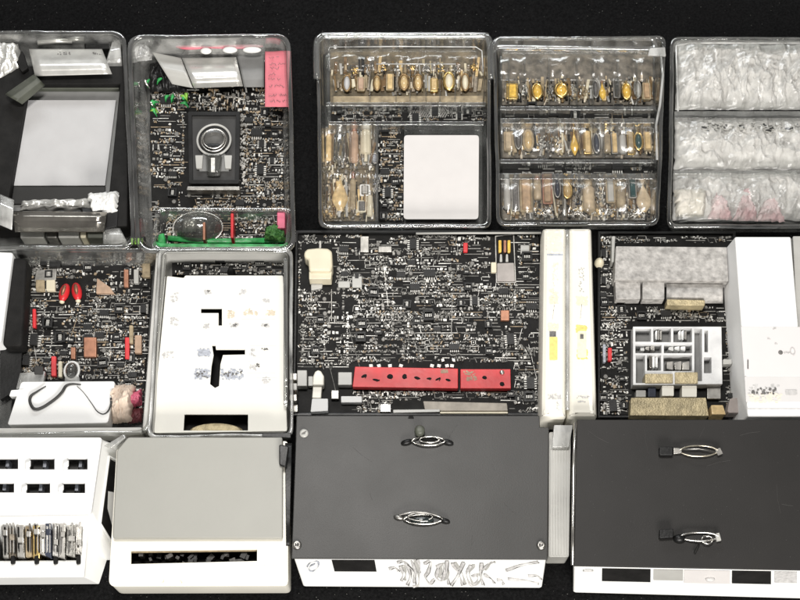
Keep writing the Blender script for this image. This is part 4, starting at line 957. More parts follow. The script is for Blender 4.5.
for q_, h, m, l in [([(393, 413), (440, 412), (440, 409), (393, 409.5)], .017, 'lightgrey', 'thin pale rail along the lower edge of the wide black board'), ([(425, 411), (508, 411), (507, 403), (423, 401)], .016, mat('taupe_metal', (.30, .27, .23), .5, .2, var=.2, scale=120), 'broad taupe plate below the red strip'), ([(440, 413.5), (508, 413.5), (508, 411.5), (440, 411.5)], .0185, 'cream', 'thin cream rail below the taupe plate')]:
    block('rail', q_, .012, h, m, l, 'rail', bevel=.0006)
T = thing('terminal_card', P(505, 270, .012), 'grey terminal plate with orange pins in the upper right of the wide black board', 'terminal')
block('plate', [(497, 281), (515, 281), (514, 262.5), (497, 263)], .012, .016, mat('grey_plate', (.33, .30, .28), .5, 0, var=.15, scale=100), parent=T)
block('side_tab', [(491, 272), (496.5, 272), (496.5, 262), (491, 262)], .012, .017, 'cream', parent=T)
for x, m in ((500, 'amber'), (505, 'copper'), (509, 'amber')): block('pin', [(x - 1.5, 252), (x + 1.5, 252), (x + 1.5, 240), (x - 1.5, 240)], .012, .016, m, parent=T, bevel=.0005)
for x in (501, 507): block('prong', [(x - 1.5, 262), (x + 1.5, 262), (x + 1, 254), (x - 1, 254)], .012, .015, 'lightgrey', parent=T, bevel=.0005)
pq = PQ([(496, 283), (516, 283), (514, 234), (495, 236)], .014); slab('frame', pq, [inset(pq, .0009)], .012, .0145, 'steel', T)
for x, y, a, b, m, l in [(505, 315, 9, 10, 'copper', 'small orange square right of centre on the wide black board'), (465.5, 247, 4.5, 9, 'red', 'tiny dark red block near the upper edge of the wide black board'), (525, 249, 9, 8, 'lightgrey', 'pale chip in the upper right corner of the wide black board')]:
    block('small_block', [(x - a / 2, y + b / 2), (x + a / 2, y + b / 2), (x + a / 2, y - b / 2), (x - a / 2, y - b / 2)], .012, .017, m, l, 'block')

# ---- I: pair of white cases
for q_, l, sx, sgn in (([(540.5, 417), (566.5, 417), (567, 227), (543, 227)], 'left of two tall cream cases with yellow stickers', 553.5, 0), ([(568, 417), (597.5, 417), (592, 227), (568, 227)], 'right of two tall cream cases with yellow stickers', 581.5, 1)):
    pts = PQ(q_, .046); c = cen(pts)
    T = thing('slim_case', (c[0], c[1], 0), l, 'case', 'tall cream cases with yellow stickers')
    body = rounded(pts, .003, 4)
    MB().loft([atz(inset(body, d), z_) for d, z_ in ((0, .0), (0, .040), (.0015, .044), (.0045, .046), (.007, .0457))], True, True).build('body', 'ivory', T, smooth=False, bevel=.0005)
    z = .0458
    pp = lambda a, b, c_, d: PQ(RC(a, b, c_, d), z)
    if sgn == 0:
        MB().prism(rounded(pp(549.5, 337, 557.5, 360), .0008, 3), z, z + .0004).build('sticker', 'yellow', T)
        MB().prism(pp(549.5, 331.5, 556, 336.5), z, z + .0005).build('dark_label', 'ink', T)
        print_marks('faded_print', [(549, 324, 558, 331), (550, 290, 558, 304)], z, 'paleyellow', T, 21, 40, 3)
        print_marks('serial_print', [(548, 394, 561, 399)], z, 'paleink', T, 22, 40, 2); print_marks('scratch', [(557, 402, 559, 410)], z, 'paleink', T, 23, 8, 1.4)
        MB().prism(pp(547, 254, 563, 255.5), z, z + .0004).build('seam_line', 'blueink', T)
        print_marks('peach_print', [(547, 231, 562, 252)], z, 'peach', T, 24, 90, 4); print_marks('text_print', [(553, 262, 558, 288)], z, 'peach', T, 25, 40, 2)
    else:
        print_marks('sticker', [(577, 326, 586, 332), (578, 350, 587, 359)], z, 'yellow', T, 26, 70, 3.2)
        MB().prism(rounded(PQ(RC(577.5, 331, 586.5, 358), z), .002, 3), z, z + .0003).build('sticker_base', 'paleyellow', T)
        MB().prism(pp(580, 334.5, 583.5, 339), z + .0003, z + .0009).build('dark_label', 'ink', T)
        print_marks('faded_print', [(577, 297, 588, 305)], z, 'paleyellow', T, 27, 50, 3); print_marks('text_print', [(579, 268, 584, 292)], z, 'lightgrey', T, 28, 36, 1.6)
        print_marks('serial_print', [(577, 396, 589, 398), (578, 401, 585, 402)], z, 'paleink', T, 29, 18, 1.6)
tag(MB().tube([P(567.4, y, .047) for y in range(230, 417, 10)], .0022, 8).build('hinge_rod', 'milky', None, smooth=True), 'translucent rod in the groove between the two tall cream cases', 'rod')

# ---- J: board with foam and white grid
qJ = [(599, 415), (736, 415), (733, 235), (598, 235)]
exJ = [(612, 243, 732, 306), (628, 322, 726, 416)]
T = board('circuit_board', qJ, .002, .012, 'dark circuit board under the grey foam block and white grid', 15, 70, exJ, row=4.1, fill=.9, bright=.50, tan=.05, vert=.4)
pq = PQ([(597.5, 418), (740, 418), (736, 231), (598, 231)], .015); slab('surround', pq, [inset(pq, .003)], 0, .015, 'black', T, .001)
T = thing('foam_block', P(670, 270, .012), 'speckled grey foam block on the board beside the white carton', 'foam')
block('slab', [(614.5, 279.5), (728.5, 281), (727, 247), (616, 246)], .012, .032, 'foam', parent=T, bevel=.002)
block('foam_foot', [(616, 299), (640.5, 299), (640.5, 279.6), (615, 279.6)], .012, .026, 'foam', parent=T, bevel=.0015)
block('foam_foot', [(642.5, 299), (664.5, 299), (664.5, 279.8), (642.5, 279.8)], .012, .027, 'foam', parent=T, bevel=.0015)
rl = [[P(x, 292 + 11.5 * math.cos(t * math.pi / 10), .0125 + .016 * (math.sin(t * math.pi / 10) ** .8 if 0 < t < 10 else 0)) for t in range(11)] for x in (666.5, 674, 690, 710, 721, 723)]
MB().loft([l for l in rl], True, True, False).build('foam_roll', 'foam', T, smooth=True)
block('stained_edge', [(667, 305), (705, 305.5), (705, 300), (667, 299)], .013, .0285, 'khaki', parent=T, bevel=.001)
c = P(600, 261, .02); tag(MB().ellipsoid((c.x, c.y, .012), .005, .005, .012, 14, 8, 0, True).build('knob', 'cream', None, smooth=True), 'small cream knob left of the foam block', 'knob')
block('metal_post', [(611.5, 262), (614, 262), (615.5, 236), (612, 236)], .012, .026, 'lightgrey', 'upright pale post at the upper left of the foam block', 'post')
zg = .028
T = thing('compartment_grid', P(677, 355, .012), 'white compartment grid with grey metal parts below the foam block', 'grid')
og = PQ([(633, 385), (722.5, 384), (721.5, 326.5), (633, 326.5)], zg)
hs = [(635.5, 328.5, 651, 341.5), (653.5, 328, 671, 342), (673.5, 328, 692, 342), (635.5, 344.5, 661.5, 353), (664, 344.5, 692, 353), (636, 355, 645, 383), (647, 355, 661, 370.5), (663.5, 355, 692, 371), (694.5, 328.5, 702, 381), (704.5, 330, 708, 352), (704, 357, 711.5, 373)]
slab('frame', og, [PQ(RC(*h)[::-1], zg) for h in hs], .013, zg, 'gridwhite', T, .0008)
MB().prism(inset(og, .0008), .0122, .0129).build('floor', 'grey', T)
r = random.Random(14)
for a, b, c_, d in [(655, 330, 662, 340), (678, 330, 687, 340), (640, 346, 655, 351), (668, 346, 686, 351), (649, 356, 658, 368), (666, 361, 690, 370)]:
    for i in range(3):
        x = a + (c_ - a) * (i + .5) / 3; m = r.choice(['white', 'steel', 'white', 'silver', 'mirror_sheet'])
        ww = (c_ - a) / 3 * .42
        block('metal_part', [(x - ww, d - r.uniform(0, 2)), (x + ww, d), (x + ww, b), (x - ww, b + r.uniform(0, 2))], .013, .020 + r.uniform(0, .006), m, parent=T)
for x0, y0, x1, y1, h, m, l in [(645, 373.5, 673, 383, .030, 'khaki', 'left khaki metal block on the white grid'), (675, 372, 698, 383.5, .030, 'khaki', 'right khaki metal block on the white grid'), (662, 385.5, 674, 396, .027, 'ivory', 'left cream square below the khaki blocks'), (682, 385.5, 697, 397, .027, 'ivory', 'right cream square below the khaki blocks'), (648, 386, 656, 397, .02, 'navy', 'dark blue square left of the cream squares'), (636, 390, 646, 397, .022, 'lightgrey', 'small grey block above the long khaki bar'), (707, 387, 721, 399, .018, 'steel', 'grey metal bracket right of the cream squares'), (723, 359, 732, 364, .024, 'lightgrey', 'thin grey tab right of the white grid')]:
    block('metal_block', [(x0, y1), (x1, y1), (x1, y0), (x0, y0)], .0122, h, m, l, 'block', bevel=.001)
block('khaki_bar', [(630, 415.5), (709, 416), (706, 397.5), (631, 397.5)], .0122, .026, 'khaki', 'long khaki metal bar at the lower edge of the board', 'bar', bevel=.0015)
block('khaki_bar', [(712, 414.5), (726, 414.5), (723, 405), (711, 405)], .0122, .032, 'pale_gold', 'short pale gold bar right of the long khaki bar', 'bar', bevel=.0015)
block('taupe_pad', [(727, 413), (746, 413), (744, 397), (730, 398)], .0122, .03, mat('taupe_pad', (.30, .26, .24), .7, 0, var=.15, scale=100), 'taupe pad beside the lower corner of the white carton', 'pad', r=.003, bevel=.002)
for x, y, a, b, m, l in [(610, 354, 4, 13, 'red', 'small dark red stick on the left of the foam board'), (604.5, 353, 3, 18, 'blueink', 'small blue grey stick beside the dark red one')]:
    block('stick', [(x - a / 2, y + b / 2), (x + a / 2, y + b / 2), (x + a / 2, y - b / 2), (x - a / 2, y - b / 2)], .012, .018, m, l, 'stick')

# ---- K: white carton
zk = .056
kq = PQ([(748, 417), (806, 417), (791, 236.5), (735, 236.5)], zk)
T = thing('white_carton', (kq[0].lerp(kq[2], .5).x, kq[0].lerp(kq[2], .5).y, 0), 'tall white carton with faint pink printing at the right edge', 'carton')
low = [p + Vector((-.006 if i in (0, 3) else .003, 0, 0)) for i, p in enumerate(kq)]
MB().loft([atz(rounded(low, .002, 3), .0), atz(rounded(kq, .002, 3), zk)], True, True).build('body', 'card', T, bevel=.0015)
lid = lambda a, b, c_, d: PQ([(a, d), (c_, d), (c_, b), (a, b)], zk)
MB().prism(PQ([(744.5, 376), (803, 376), (800, 327), (741, 327)], zk), zk, zk + .0002).build('pink_panel', mat('blush_print', (.68, .652, .645), .5, 0, var=.01), T)
MB().prism(PQ([(746, 402), (804, 402), (803, 376.6), (744.6, 376.6)], zk), zk, zk + .0002).build('grey_panel', mat('pale_grey_print', (.62, .605, .595), .5, 0, var=.03), T)
print_marks('gadget_print', [(749, 385, 779, 398)], zk, 'paleink', T, 51, 110, 3.4); print_marks('dark_print', [(750, 388, 776, 394)], zk + .0003, 'ink', T, 52, 38, 2.4)
print_marks('blush_print', [(749, 394, 782, 402)], zk + .0002, 'peach', T, 53, 40, 4)
MB().prism(rounded(lid(785, 390, 797, 395), .001, 3), zk, zk + .0006).build('grey_mark', 'paleink', T)
MB().prism(lid(747.2, 360, 748.4, 369), zk + .0003, zk + .0008).build('black_mark', 'ink', T)
c = P(780.5, 352.5, zk); MB().ellipsoid((c.x, c.y, zk), .0024, .0024, .001, 12, 4, 0, True).build('dark_dot', 'ink', T)
c = P(792.5, 351.5, zk); MB().tube([(c.x + .0022 * math.cos(t * math.pi / 6), c.y + .0034 * math.sin(t * math.pi / 6), zk + .0004) for t in range(12)], .0005, 6, True).build('small_ring', 'paleink', T)
print_marks('fine_print', [(773, 327.5, 776, 329), (767, 338, 770, 339), (775, 343, 777, 344), (783, 352, 790, 353)], zk + .0003, 'paleink', T, 54, 6, 1.4)
MB().prism(lid(747, 408.5, 800, 409.2), zk, zk + .0003).build('fold_line', 'paleink', T)
block('grey_case', [(797, 330), (830, 330), (830, 236), (793, 236)], .0, .045, 'lightgrey', 'grey case cut off by the right edge of the photo', 'case')

# ================================================================== row 3
# ---- L: white box with windows
zl = .052
T = thing('window_box', P(45, 490, 0), 'white plastic box with small dark windows at the lower left corner', 'box')
tq = [(-40, 516), (91, 514), (102, 437.5), (-40, 437.5)]
tp = PQ(tq, zl)
wins = [(-8, 458.5, 18, 469), (29.5, 458.5, 54.5, 469.5), (67.5, 458.5, 87.5, 469.5), (-10, 483, 14, 492.5), (26, 483, 50, 493), (62.5, 483, 85, 493)]
slab('face', rounded(tp, .003, 4), [PQ(RC(*h)[::-1], zl) for h in wins], zl - .004, zl, 'card', T, .0012)
lo = PQ([(-40, 560), (118, 560), (131, 448), (-40, 448)], .0)
up = [p + Vector((0, 0, -.0042)) for p in tp]
MB().loft([atz(lo, .0), atz(inset(lo, .002), .006), atz(rounded(up, .0001, 1)[::2] if False else up, zl - .0042)]).build('shell', 'white', T, bevel=.003)
MB().prism(inset(up, .001), .026, .028).build('dark_floor', 'ink', T)
for i, h in enumerate(wins):
    x = (h[0] + h[2]) / 2
    MB().box((P(x + 5, h[3] - 3, .03).x, P(x + 5, h[3] - 3, .03).y, .028), .003, .006, .012).build('inner_peg', 'blueink', T)
    block('inner_plate', [(x - 9, h[3] + 2), (x + 1, h[3] + 2), (x + 1, h[1] + 4), (x - 9, h[1] + 4)], .028, .034, 'panel', parent=T)
    MB().prism(PQ([(h[0] - 4, h[3] + 1), (h[0] + 1.5, h[3] - 3), (h[0] + 1.5, h[1] + 2), (h[0] - 4, h[1] + 5)], zl), zl, zl + .0022).build('window_catch', 'white', T, bevel=.0008)
# side window on the sloping right wall
a0, b0 = up[1], up[2]; a1, b1 = Vector((lo[1].x, lo[1].y, .0)), Vector((lo[2].x, lo[2].y, .0))
def side(u, v, d=0.0):
    p = a0.lerp(b0, u).lerp(a1.lerp(b1, u), v); n = (b0 - a0).cross(a1 - a0).normalized()
    if n.x < 0: n = -n
    return p + n * d
MB().add([side(.06, .30, .0006), side(.80, .30, .0006), side(.80, .86, .0006), side(.06, .86, .0006), side(.06, .30, -.002), side(.80, .30, -.002), side(.80, .86, -.002), side(.06, .86, -.002)], [(0, 1, 2, 3), (0, 4, 5, 1), (1, 5, 6, 2), (2, 6, 7, 3), (3, 7, 4, 0)]).build('side_window', 'dull_black', T)
fr = [side(.04, .26, .001), side(.82, .26, .001), side(.82, .90, .001), side(.04, .90, .001)]
MB().tube([fr[0].lerp(fr[1], k / 4) for k in range(4)] + [fr[1].lerp(fr[2], k / 4) for k in range(4)] + [fr[2].lerp(fr[3], k / 4) for k in range(4)] + [fr[3].lerp(fr[0], k / 4) for k in range(4)], .0012, 6, True).build('window_frame', 'white', T, smooth=True)
# lower tray with metal pieces
T = thing('white_tray', P(40, 545, 0), 'white tray of slim metal pieces in front of the window box', 'tray')
oq = PQ([(-40, 577.5), (85, 577), (88, 517), (-40, 517)], .034)
ohole = PQ([(-40.1, 555), (78, 555), (83, 519.5), (-40.1, 519.5)], .034)
slab('deck', PQ([(-40, 578), (84, 577), (89, 518), (-40, 518)], .034), [PQ([(-38, 561), (77, 560), (84.5, 519.5), (-38, 519.5)][::-1], .034)], .030, .034, 'white', T, .0012)
lo2 = PQ([(-40, 585), (99, 584), (119, 522), (-40, 522)], .0)
up2 = PQ([(-40, 578), (84, 577), (89, 518), (-40, 518)], .0299)
MB().loft([atz(lo2, 0), up2]).build('skirt', 'white', T, bevel=.001)
MB().prism(inset(up2, .001), .006, .012).build('floor', 'ink', T)
r = random.Random(6)
pcs = [(4, 'steel', 'dark steel'), (11, 'taupe', 'taupe'), (20, 'steel', 'broad worn steel'), (28, 'tan', 'narrow tan'), (36, 'gold', 'bright gold'), (43, 'silver', 'thin silver'), (48.5, 'navy', 'blue grey'), (56, 'steel2', 'pale steel'), (63, 'steel', 'worn steel grey'), (72, 'rough', 'broad rough silver'), (80, 'steel', 'right end steel'), (-6, 'steel', 'left end steel')]
for i, (x, m, nm) in enumerate(pcs):
    wd = {20: 8, 36: 7, 72: 9}.get(x, 6.0); sl = (x - 40) * .05
    c = P(x, 537, .036)
    G = thing('metal_piece', (c.x, c.y, .012), '%s slim piece standing in the white tray at the lower left' % nm, 'metal piece', 'slim metal pieces in the white tray')
    q_ = [(x - wd / 2 - sl, 557 + r.uniform(-3, 2)), (x + wd / 2 - sl, 557 + r.uniform(-3, 2)), (x + wd / 2, 520.5), (x - wd / 2, 520.5)]
    block('blade', q_, .012, .037 + r.uniform(-.002, .003), m, parent=G, bevel=.0012)
    y = r.uniform(528, 542)
    block('collar', [(x - wd * .42 - sl * .5, y + 4), (x + wd * .42 - sl * .5, y + 4), (x + wd * .42 - sl * .4, y - 2), (x - wd * .42 - sl * .4, y - 2)], .036, .042, r.choice(['silver', 'steel', m]), parent=G, bevel=.001)
    for q_ in range(2):
        xx = x - sl * .7 + (q_ - .5) * wd * r.uniform(.3, .7); y0_ = r.uniform(522, 530)
        block('ridge', [(xx - .6 - sl * .3, r.uniform(545, 555)), (xx + .6 - sl * .3, 552), (xx + .6, y0_), (xx - .6, y0_)], .036, .0405 + r.uniform(0, .0015), r.choice(['silver', 'ink', 'dull_black', 'steel']), parent=G, bevel=.0003, r=.0003)
    if i % 3 == 1: block('tip', [(x - 2 - sl, 564), (x + 2 - sl, 563), (x + 2 - sl, 555), (x - 2 - sl, 556)], .030, .0385, 'dull_black', parent=G)

# ---- M: white box with beige lid
T = thing('lidded_box', P(200, 510, 0), 'white box with a large plain beige lid and a long dark slot', 'box')
zm = .044
mq = [(108.5, 586.5), (288, 586), (288, 441), (117, 441)]
mp = rounded(PQ(mq, zm), [.007, .005, .004, .012], 5)
slot = PQ([(131, 564), (257, 561), (257, 549.5), (131, 551)][::-1], zm)
slab('deck', mp, [slot], zm - .003, zm, 'ivory', T, .0012)
MB().loft([atz(inset(mp, .002), .0), atz(mp, .003), atz(inset(mp, .0004), zm - .0031)]).build('wall', 'ivory', T, smooth=True)
MB().prism(inset(mp, .001), .018, .020).build('inner_floor', 'dull_black', T)
lidp = rounded(PQ([(112.5, 538), (282.5, 538), (282.5, 437), (128, 437), (117, 450)], zm + .008), .002, 3)
MB().prism(lidp, zm + .0004, zm + .008).build('lid', 'beige', T, bevel=.0012)
r = random.Random(61); mb = MB(); mb2 = MB()
for i in range(26):
    x = r.uniform(134, 254); p = P(x, r.uniform(553, 563), .036); (mb if i % 2 else mb2).box((p.x, p.y, .020), r.uniform(.002, .006), r.uniform(.002, .007), r.uniform(.008, .017), r.gauss(0, .4))
mb.build('inner_clip', 'ink', T); mb2.build('inner_clip', 'panel', T)
MB().prism(PQ([(131, 552.6), (257, 551), (257, 549.6), (131, 551.1)], zm - .0035), zm - .006, zm - .0032).build('slot_edge', 'tan', T)
print_marks('stain', [(162, 579, 164, 585), (180, 581, 182, 584)], zm, 'taninkk', T, 3, 3, 1.4)
for rc in ((250, 565.5, 278, 574.5),): 
    pq = PQ(RC(*rc), zm + .0005); slab('raised_patch', pq, [inset(pq, .0006)], zm, zm + .0006, 'ivory', T)
bent_sheet('clear_sleeve', [(286, 546), (289.5, 546), (292, 443), (285, 443)], .044, [0, .006, .007, .007, .006, 0], 'black', 'curled glossy black plastic sleeve on the right of the beige lidded box', 'sleeve')
block('black_clip', [(279, 465), (286, 467), (289, 446), (279, 444)], .0525, .058, 'black', 'black clip on the upper right corner of the beige lid', 'clip', r=.002)
bent_sheet('clear_corner', [(116, 450), (128, 440), (124, 434), (104, 446)], .046, [0, .005, .004], 'milky', 'milky plastic corner piece at the upper left of the beige lid', 'corner piece')

# ---- N, P: white bases with dark panels
def latch(px, py, z, parts, label):
    c = P(px, py, z); T = thing('brooch_pin', (c.x, c.y, z), label, 'brooch pin')
    parts(T, c); return T
def ring_pts(c, a, b, z, n=28, pinch=.0, ph=0):
    out = []
    for t in range(n):
        th = 2 * math.pi * t / n; k = 1 - pinch * abs(math.cos(th)) ** 4
        out.append((c.x + a * math.cos(th), c.y + b * math.sin(th) * k, z + .0006 * math.sin(3 * th + ph)))
    return out
zn = .056
T = thing('panel_box', P(420, 490, 0), 'white box with a large charcoal grey panel on top', 'box')
np_ = PQ([(291.5, 558.5), (547.5, 559.5), (549, 427.5), (540, 427), (539.5, 415.5), (296.5, 415.5)], zn + .003)
T_N = T
MB().prism(np_, zn, zn + .003).build('panel', 'panel', T, bevel=.0008)
nb = PQ([(293, 557), (546.5, 558), (547, 437), (298, 437)], zn - .0005)
fl = PQ([(303, 587), (542, 588.5)], .002)
lo = [fl[0], fl[1], Vector((nb[2].x - .004, nb[2].y - .002, .002)), Vector((nb[3].x + .004, nb[3].y - .002, .002))]
MB().loft([atz(inset(lo, .003), -.0005), lo, nb], True, True).build('base', 'white', T, bevel=.003)
def front(u, v, d=.0004):
    a = nb[0].lerp(nb[1], u); b = lo[0].lerp(lo[1], u); n = (nb[1] - nb[0]).cross(lo[0] - nb[0]).normalized()
    if n.y > 0: n = -n
    return a.lerp(b, v) + n * d
def front_quad(name, u0, v0, u1, v1, m, parent, d=.0006, t=.0012, fn=None):
    f_ = fn or front
    A = [f_(u0, v1, d), f_(u1, v1, d), f_(u1, v0, d), f_(u0, v0, d)]; B = [f_(u0, v1, d - t), f_(u1, v1, d - t), f_(u1, v0, d - t), f_(u0, v0, d - t)]
    return MB().loft([B, A], True, True).build(name, m, parent)
front_quad('dark_window', .150, .08, .320, .45, 'dull_black', T)
# grey painted lettering on the white front
def strokes(name, lst, m, parent, wd=.0011, d=.0008):
    mb_ = MB()
    for pl in lst:
        pts = curve_pts([front(u, v, d) for u, v in pl], 6); mb_.tube(pts, [wd * (.55 + .45 * math.sin(1 + i * .5)) for i in range(len(pts))], 6, False, .3)
    return mb_.build(name, m, parent, smooth=True)
U = lambda px: (px - 297) / 247.0
V = lambda py: (py - 558.5) / 29.0
gl = [[(398, 562), (403, 561), (408, 565), (409, 575), (405, 584)], [(401, 566), (402, 574), (400, 580)], [(406, 563), (412, 570), (413, 582)], [(411, 585), (414, 584), (415, 570), (412, 561)],
      [(424, 563), (430, 561), (428, 570), (424, 576), (428, 582), (433, 578)], [(436, 566), (442, 564), (444, 572), (440, 580), (436, 576), (438, 567)], [(447, 561), (446, 572), (448, 583)], [(452, 563), (458, 572), (462, 584)], [(463, 562), (457, 574), (450, 584)],
      [(470, 565), (466, 573), (470, 583), (477, 580), (476, 574), (471, 575)], [(481, 563), (480, 574), (483, 583)], [(481, 569), (487, 564), (491, 562)], [(484, 573), (490, 577), (494, 581)], [(497, 578), (502, 579), (504, 583)],
      [(505, 569), (520, 564), (536, 561)], [(508, 577), (526, 579), (540, 582)], [(389, 568), (394, 567), (398, 570)], [(418, 560), (420, 566), (419, 572)], [(528, 574), (536, 574), (541, 577)]]
strokes('lettering', [[(U(x), V(y)) for x, y in pl] for pl in gl], 'paleink', T, .0019)
strokes('lettering', [[(U(x + 1.5), V(y + 1)) for x, y in pl] for pl in gl[::2]], 'ink', T, .0006, .0010)
strokes('lettering_shade', [[(U(x + 3), V(y - .5)) for x, y in pl] for pl in gl[1:12:2]], 'lightgrey', T, .0022, .0003)
strokes('oval_badge', [[(U(x), V(y)) for x, y in [(308, 567), (313, 563), (320, 562), (319, 567), (313, 571), (309, 570), (312, 566), (317, 564)]]], 'blueink', T, .0009)
for x, y in ((304, 433.5), (297, 545), (541, 545.5)):
    c = P(x, y, zn + .003); S = MB().loft([[Vector((c.x + rr * math.cos(k * math.pi / 10), c.y + rr * math.sin(k * math.pi / 10), zz)) for k in range(20)] for rr, zz in ((.0042, zn + .003), (.0042, zn + .0042), (.0034, zn + .0052), (.0012, zn + .0054), (.0010, zn + .0044))], True, True).build('screw', 'steel' if x != 304 else 'lightgrey', T, smooth=True)
    MB().box((c.x, c.y, zn + .0052), .005, .0008, .0004, .6).build('screw_slot', 'ink', S)
MB().prism(PQ([(408, 418.5), (414, 418.5), (413, 415.6), (409, 415.6)], zn + .0034), zn + .003, zn + .0036).build('notch', 'dull_black', T)
zt = zn + .003
def la(T, c):
    MB().tube(ring_pts(c + Vector((.003, -.002, 0)), .0155, .0044, zt + .004, 32, .5), .0008, 8, True).build('ring', 'steel_dark', T, smooth=True)
    MB().tube(ring_pts(c + Vector((.004, -.001, 0)), .0090, .0030, zt + .005, 24, .2), .0007, 8, True).build('inner_ring', 'silver', T, smooth=True)
    k = P(419.5, 433, zt); MB().loft([[Vector((k.x + rr * math.cos(a * math.pi / 8), k.y + rr * math.sin(a * math.pi / 8) , zz)) for a in range(16)] for rr, zz in ((.004, zt), (.0048, zt + .003), (.0048, zt + .011), (.0038, zt + .013), (.002, zt + .0135))], True, True).build('knob', 'olive', T, smooth=True)
    for dx, s_ in ((-.017, 1), (.021, -1)):
        MB().ellipsoid((c.x + dx, c.y - .0025, zt + .002), .006, .0028, .003, 14, 6, .25 * s_).build('end_cap', 'black', T, smooth=True)
    MB().ellipsoid((c.x + .004, c.y - .001, zt + .001), .009, .003, .003, 14, 6, 0, True).build('stone', 'dull_black', T, smooth=True)
latch(425, 440, zt, la, 'silver and black oval brooch pin with a dark knob on the upper charcoal panel')
def lb(T, c):
    MB().tube(ring_pts(c + Vector((.001, -.001, 0)), .0180, .0046, zt + .0035, 32, .45), .0008, 8, True).build('ring', 'steel_dark', T, smooth=True)
    MB().ellipsoid((c.x, c.y - .0015, zt + .0015), .011, .0036, .0045, 20, 8, 0, True).build('stone', 'dark_stone', T, smooth=True)
    MB().tube(ring_pts(c + Vector((-.002, .001, 0)), .0115, .0036, zt + .0052, 24, .3, 1), .0006, 8, True).build('inner_ring', 'steel', T, smooth=True)
    for dx, m in ((-.0215, 'rose'), (.021, 'black')):
        MB().ellipsoid((c.x + dx, c.y + (.001 if dx < 0 else -.002), zt + .002), .005, .0024, .0028, 14, 6, -.2).build('end_cap', 'black' if m == 'black' else 'steel', T, smooth=True)
    MB().tube(curve_pts([(c.x - .022, c.y + .003, zt + .003), (c.x - .014, c.y + .0045, zt + .005), (c.x - .006, c.y + .0055, zt + .005), (c.x + .008, c.y + .004, zt + .005), (c.x + .02, c.y, zt + .003)]), .0008, 6).build('wire', 'steel', T, smooth=True)
latch(422, 519, zt, lb, 'silver oval brooch pin with a dark stone on the lower charcoal panel')

def wear(parent, corners, z, seed, nd=90, ns=9):
    r = random.Random(seed); mb = MB(); sc = MB(); q = PQ(corners, z)
    def at(): 
        u, v = r.uniform(.02, .97), r.uniform(.02, .97); return q[0].lerp(q[1], u).lerp(q[3].lerp(q[2], u), v)
    for _ in range(nd):
        p = at(); mb.box((p.x, p.y, z), r.uniform(.0002, .0007), r.uniform(.0002, .0005), .0001, r.uniform(0, 3))
    for _ in range(ns):
        p = at(); a = r.uniform(0, 3.14); l = r.uniform(.006, .03); d = Vector((math.cos(a), math.sin(a), 0)) * l
        if not all(min(c.x for c in q) < e.x < max(c.x for c in q) and min(c.y for c in q) < e.y < max(c.y for c in q) for e in (p, p + d)): continue
        sc.tube([p, p + d * .5 + Vector((-d.y, d.x, 0)) * .04, p + d], .00010, 4)
    o = mb.build('dust', 'fine_wear', parent, fix=False); o['kind'] = 'stuff'
    o = sc.build('scratch', 'fine_wear', parent); o['kind'] = 'stuff'
wear(T_N, [(300, 552), (540, 553), (536, 420), (300, 420)], zn + .003, 4)

# ---- O: translucent grey block
T = thing('acrylic_block', P(560, 490, 0), 'tall translucent grey block standing between the two dark panels', 'block')
oq = PQ([(548.5, 557), (569, 557), (571, 432), (549, 432)], .034)
MB().prism(rounded(oq, .002, 3), .0, .034).build('body', mat('ribbed_grey', (.36, .355, .33), .3, 0, var=.22, scale=26, rvar=.12), T, bevel=.0015)
block('cap', [(552, 447), (569, 447), (573, 425), (554, 425)], .0345, .042, 'milky', parent=T)
mb = MB()
for i in range(7):
    x = 551 + i * 2.8; mb.prism(PQ([(x - .4, 555), (x + .5, 555), (x + .6, 450), (x - .4, 450)], .0346), .034, .0348)
mb.build('rib', 'lightgrey', T)

# ---- P: white base with black panel
zp = .056
T = thing('panel_box', P(690, 500, 0), 'white box with a large black panel and dark windows along its front', 'box')
pp_ = PQ([(574, 566), (840, 571), (840, 419.5), (577, 419.5)], zp + .003)
MB().prism(pp_, zp, zp + .003).build('panel', 'panel2', T, bevel=.0008)
nb = PQ([(573.5, 566.5), (838, 571), (838, 440), (577, 440)], zp - .0005)
fl = PQ([(573, 593), (838, 600)], .002)
lo = [fl[0], fl[1], Vector((nb[2].x, nb[2].y, .002)), Vector((nb[3].x + .002, nb[3].y, .002))]
MB().loft([atz(inset(lo, .003), -.0005), lo, nb], True, True).build('base', 'white', T, bevel=.003)
nbP, loP = nb, lo
def frontP(u, v, d=.0004):
    a = nbP[0].lerp(nbP[1], u); b = loP[0].lerp(loP[1], u); n = (nbP[1] - nbP[0]).cross(loP[0] - nbP[0]).normalized()
    if n.y > 0: n = -n
    return a.lerp(b, v) + n * d
UP = lambda px: (px - 573.3) / 264.7
for x0, x1, v1, m, nm in ((602, 650.5, .50, 'dull_black', 'dark_window'), (653.5, 683, .42, 'lightgrey', 'grey_window'), (732, 771, .48, 'dull_black', 'dark_window'), (774.5, 797, .42, 'paleink', 'grey_window'), (684, 730, .50, 'warmcard', 'pale_window')):
    front_quad(nm, UP(x0), .04, UP(x1), v1, m, T, fn=frontP)
p = frontP(UP(710), .32, .001); MB().ellipsoid((p.x, p.y, p.z), .0045, .003, .003, 14, 8).build('round_knob', 'paleink', T, smooth=True)
p = frontP(UP(588), .12, .001); MB().tube([(p.x + .0045 * math.cos(t * math.pi / 8), p.y, p.z + .0022 * math.sin(t * math.pi / 8)) for t in range(16)], .0005, 6, True).build('oval_badge', 'paleink', T, smooth=True)
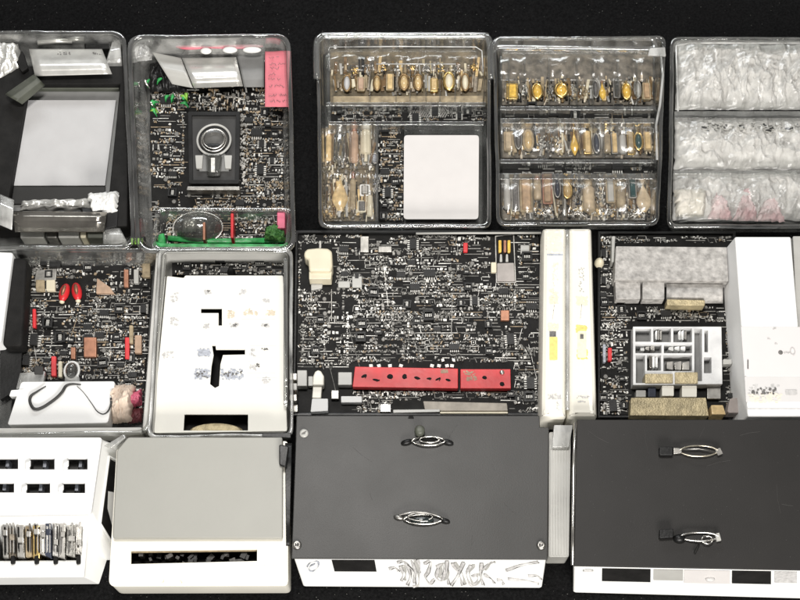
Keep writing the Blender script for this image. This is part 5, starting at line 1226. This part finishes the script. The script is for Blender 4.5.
MB().tube([P(x, y, zp + .004) for x, y in ((575.5, 423), (573.5, 470), (573, 520), (572.5, 565))], .0016, 8).build('edge_highlight', 'silver', T, smooth=True)  # silver tube imitating the highlight along the panel's left edge
wear(T, [(580, 560), (810, 564), (810, 424), (582, 424)], zp + .003, 9)
zt = zp + .003
def lc(T, c):
    q_ = P(666, 451, zt); block('clasp', [(659.5, 455), (673, 455), (673, 446.5), (659.5, 446.5)], zt, zt + .007, 'black', parent=T, bevel=.001)
    block('socket', [(673.5, 454), (682, 453), (682, 448), (673.5, 447.5)], zt, zt + .005, 'steel', parent=T)
    k = P(698, 452, zt); MB().tube(ring_pts(k, .0185, .0052, zt + .004, 32, .6), .0007, 8, True).build('ring', 'pale_steel', T, smooth=True)
    MB().tube([(k.x - .016, k.y + .001, zt + .005), (k.x, k.y + .0018, zt + .0055), (k.x + .015, k.y - .001, zt + .005)], .0007, 6).build('pin', 'steel', T, smooth=True)
    k = P(718, 453, zt); MB().box((k.x, k.y, zt + .001), .005, .006, .004, .4).build('catch', 'steel', T)
latch(690, 452, zt, lc, 'long silver brooch pin with a black clasp on the upper black panel')
def ld(T, c):
    block('clasp', [(659.5, 538), (673.5, 537), (673.5, 528.5), (660, 529.5)], zt, zt + .007, 'black', parent=T, bevel=.001)
    k = P(679, 539, zt); MB().ellipsoid((k.x, k.y, zt + .002), .006, .004, .004, 14, 6).build('socket', 'black', T, smooth=True)
    k = P(699, 537.5, zt); MB().tube(ring_pts(k, .0175, .0040, zt + .004, 32, .3), .0008, 8, True).build('ring', 'silver', T, smooth=True)
    k2 = P(706, 541, zt); MB().tube(ring_pts(k2, .0050, .0036, zt + .005, 20), .0007, 8, True).build('small_ring', 'silver', T, smooth=True)
    MB().tube([P(699, 544, zt + .003), P(697, 548, zt + .003), P(694.5, 553, zt + .002)], .0010, 6).build('hanger', 'dull_black', T, smooth=True)
    k = P(717, 538, zt); MB().box((k.x, k.y, zt + .001), .004, .007, .004, .2).build('catch', 'lightgrey', T)
latch(690, 538, zt, ld, 'long silver brooch pin with a small hanging hook on the lower black panel')
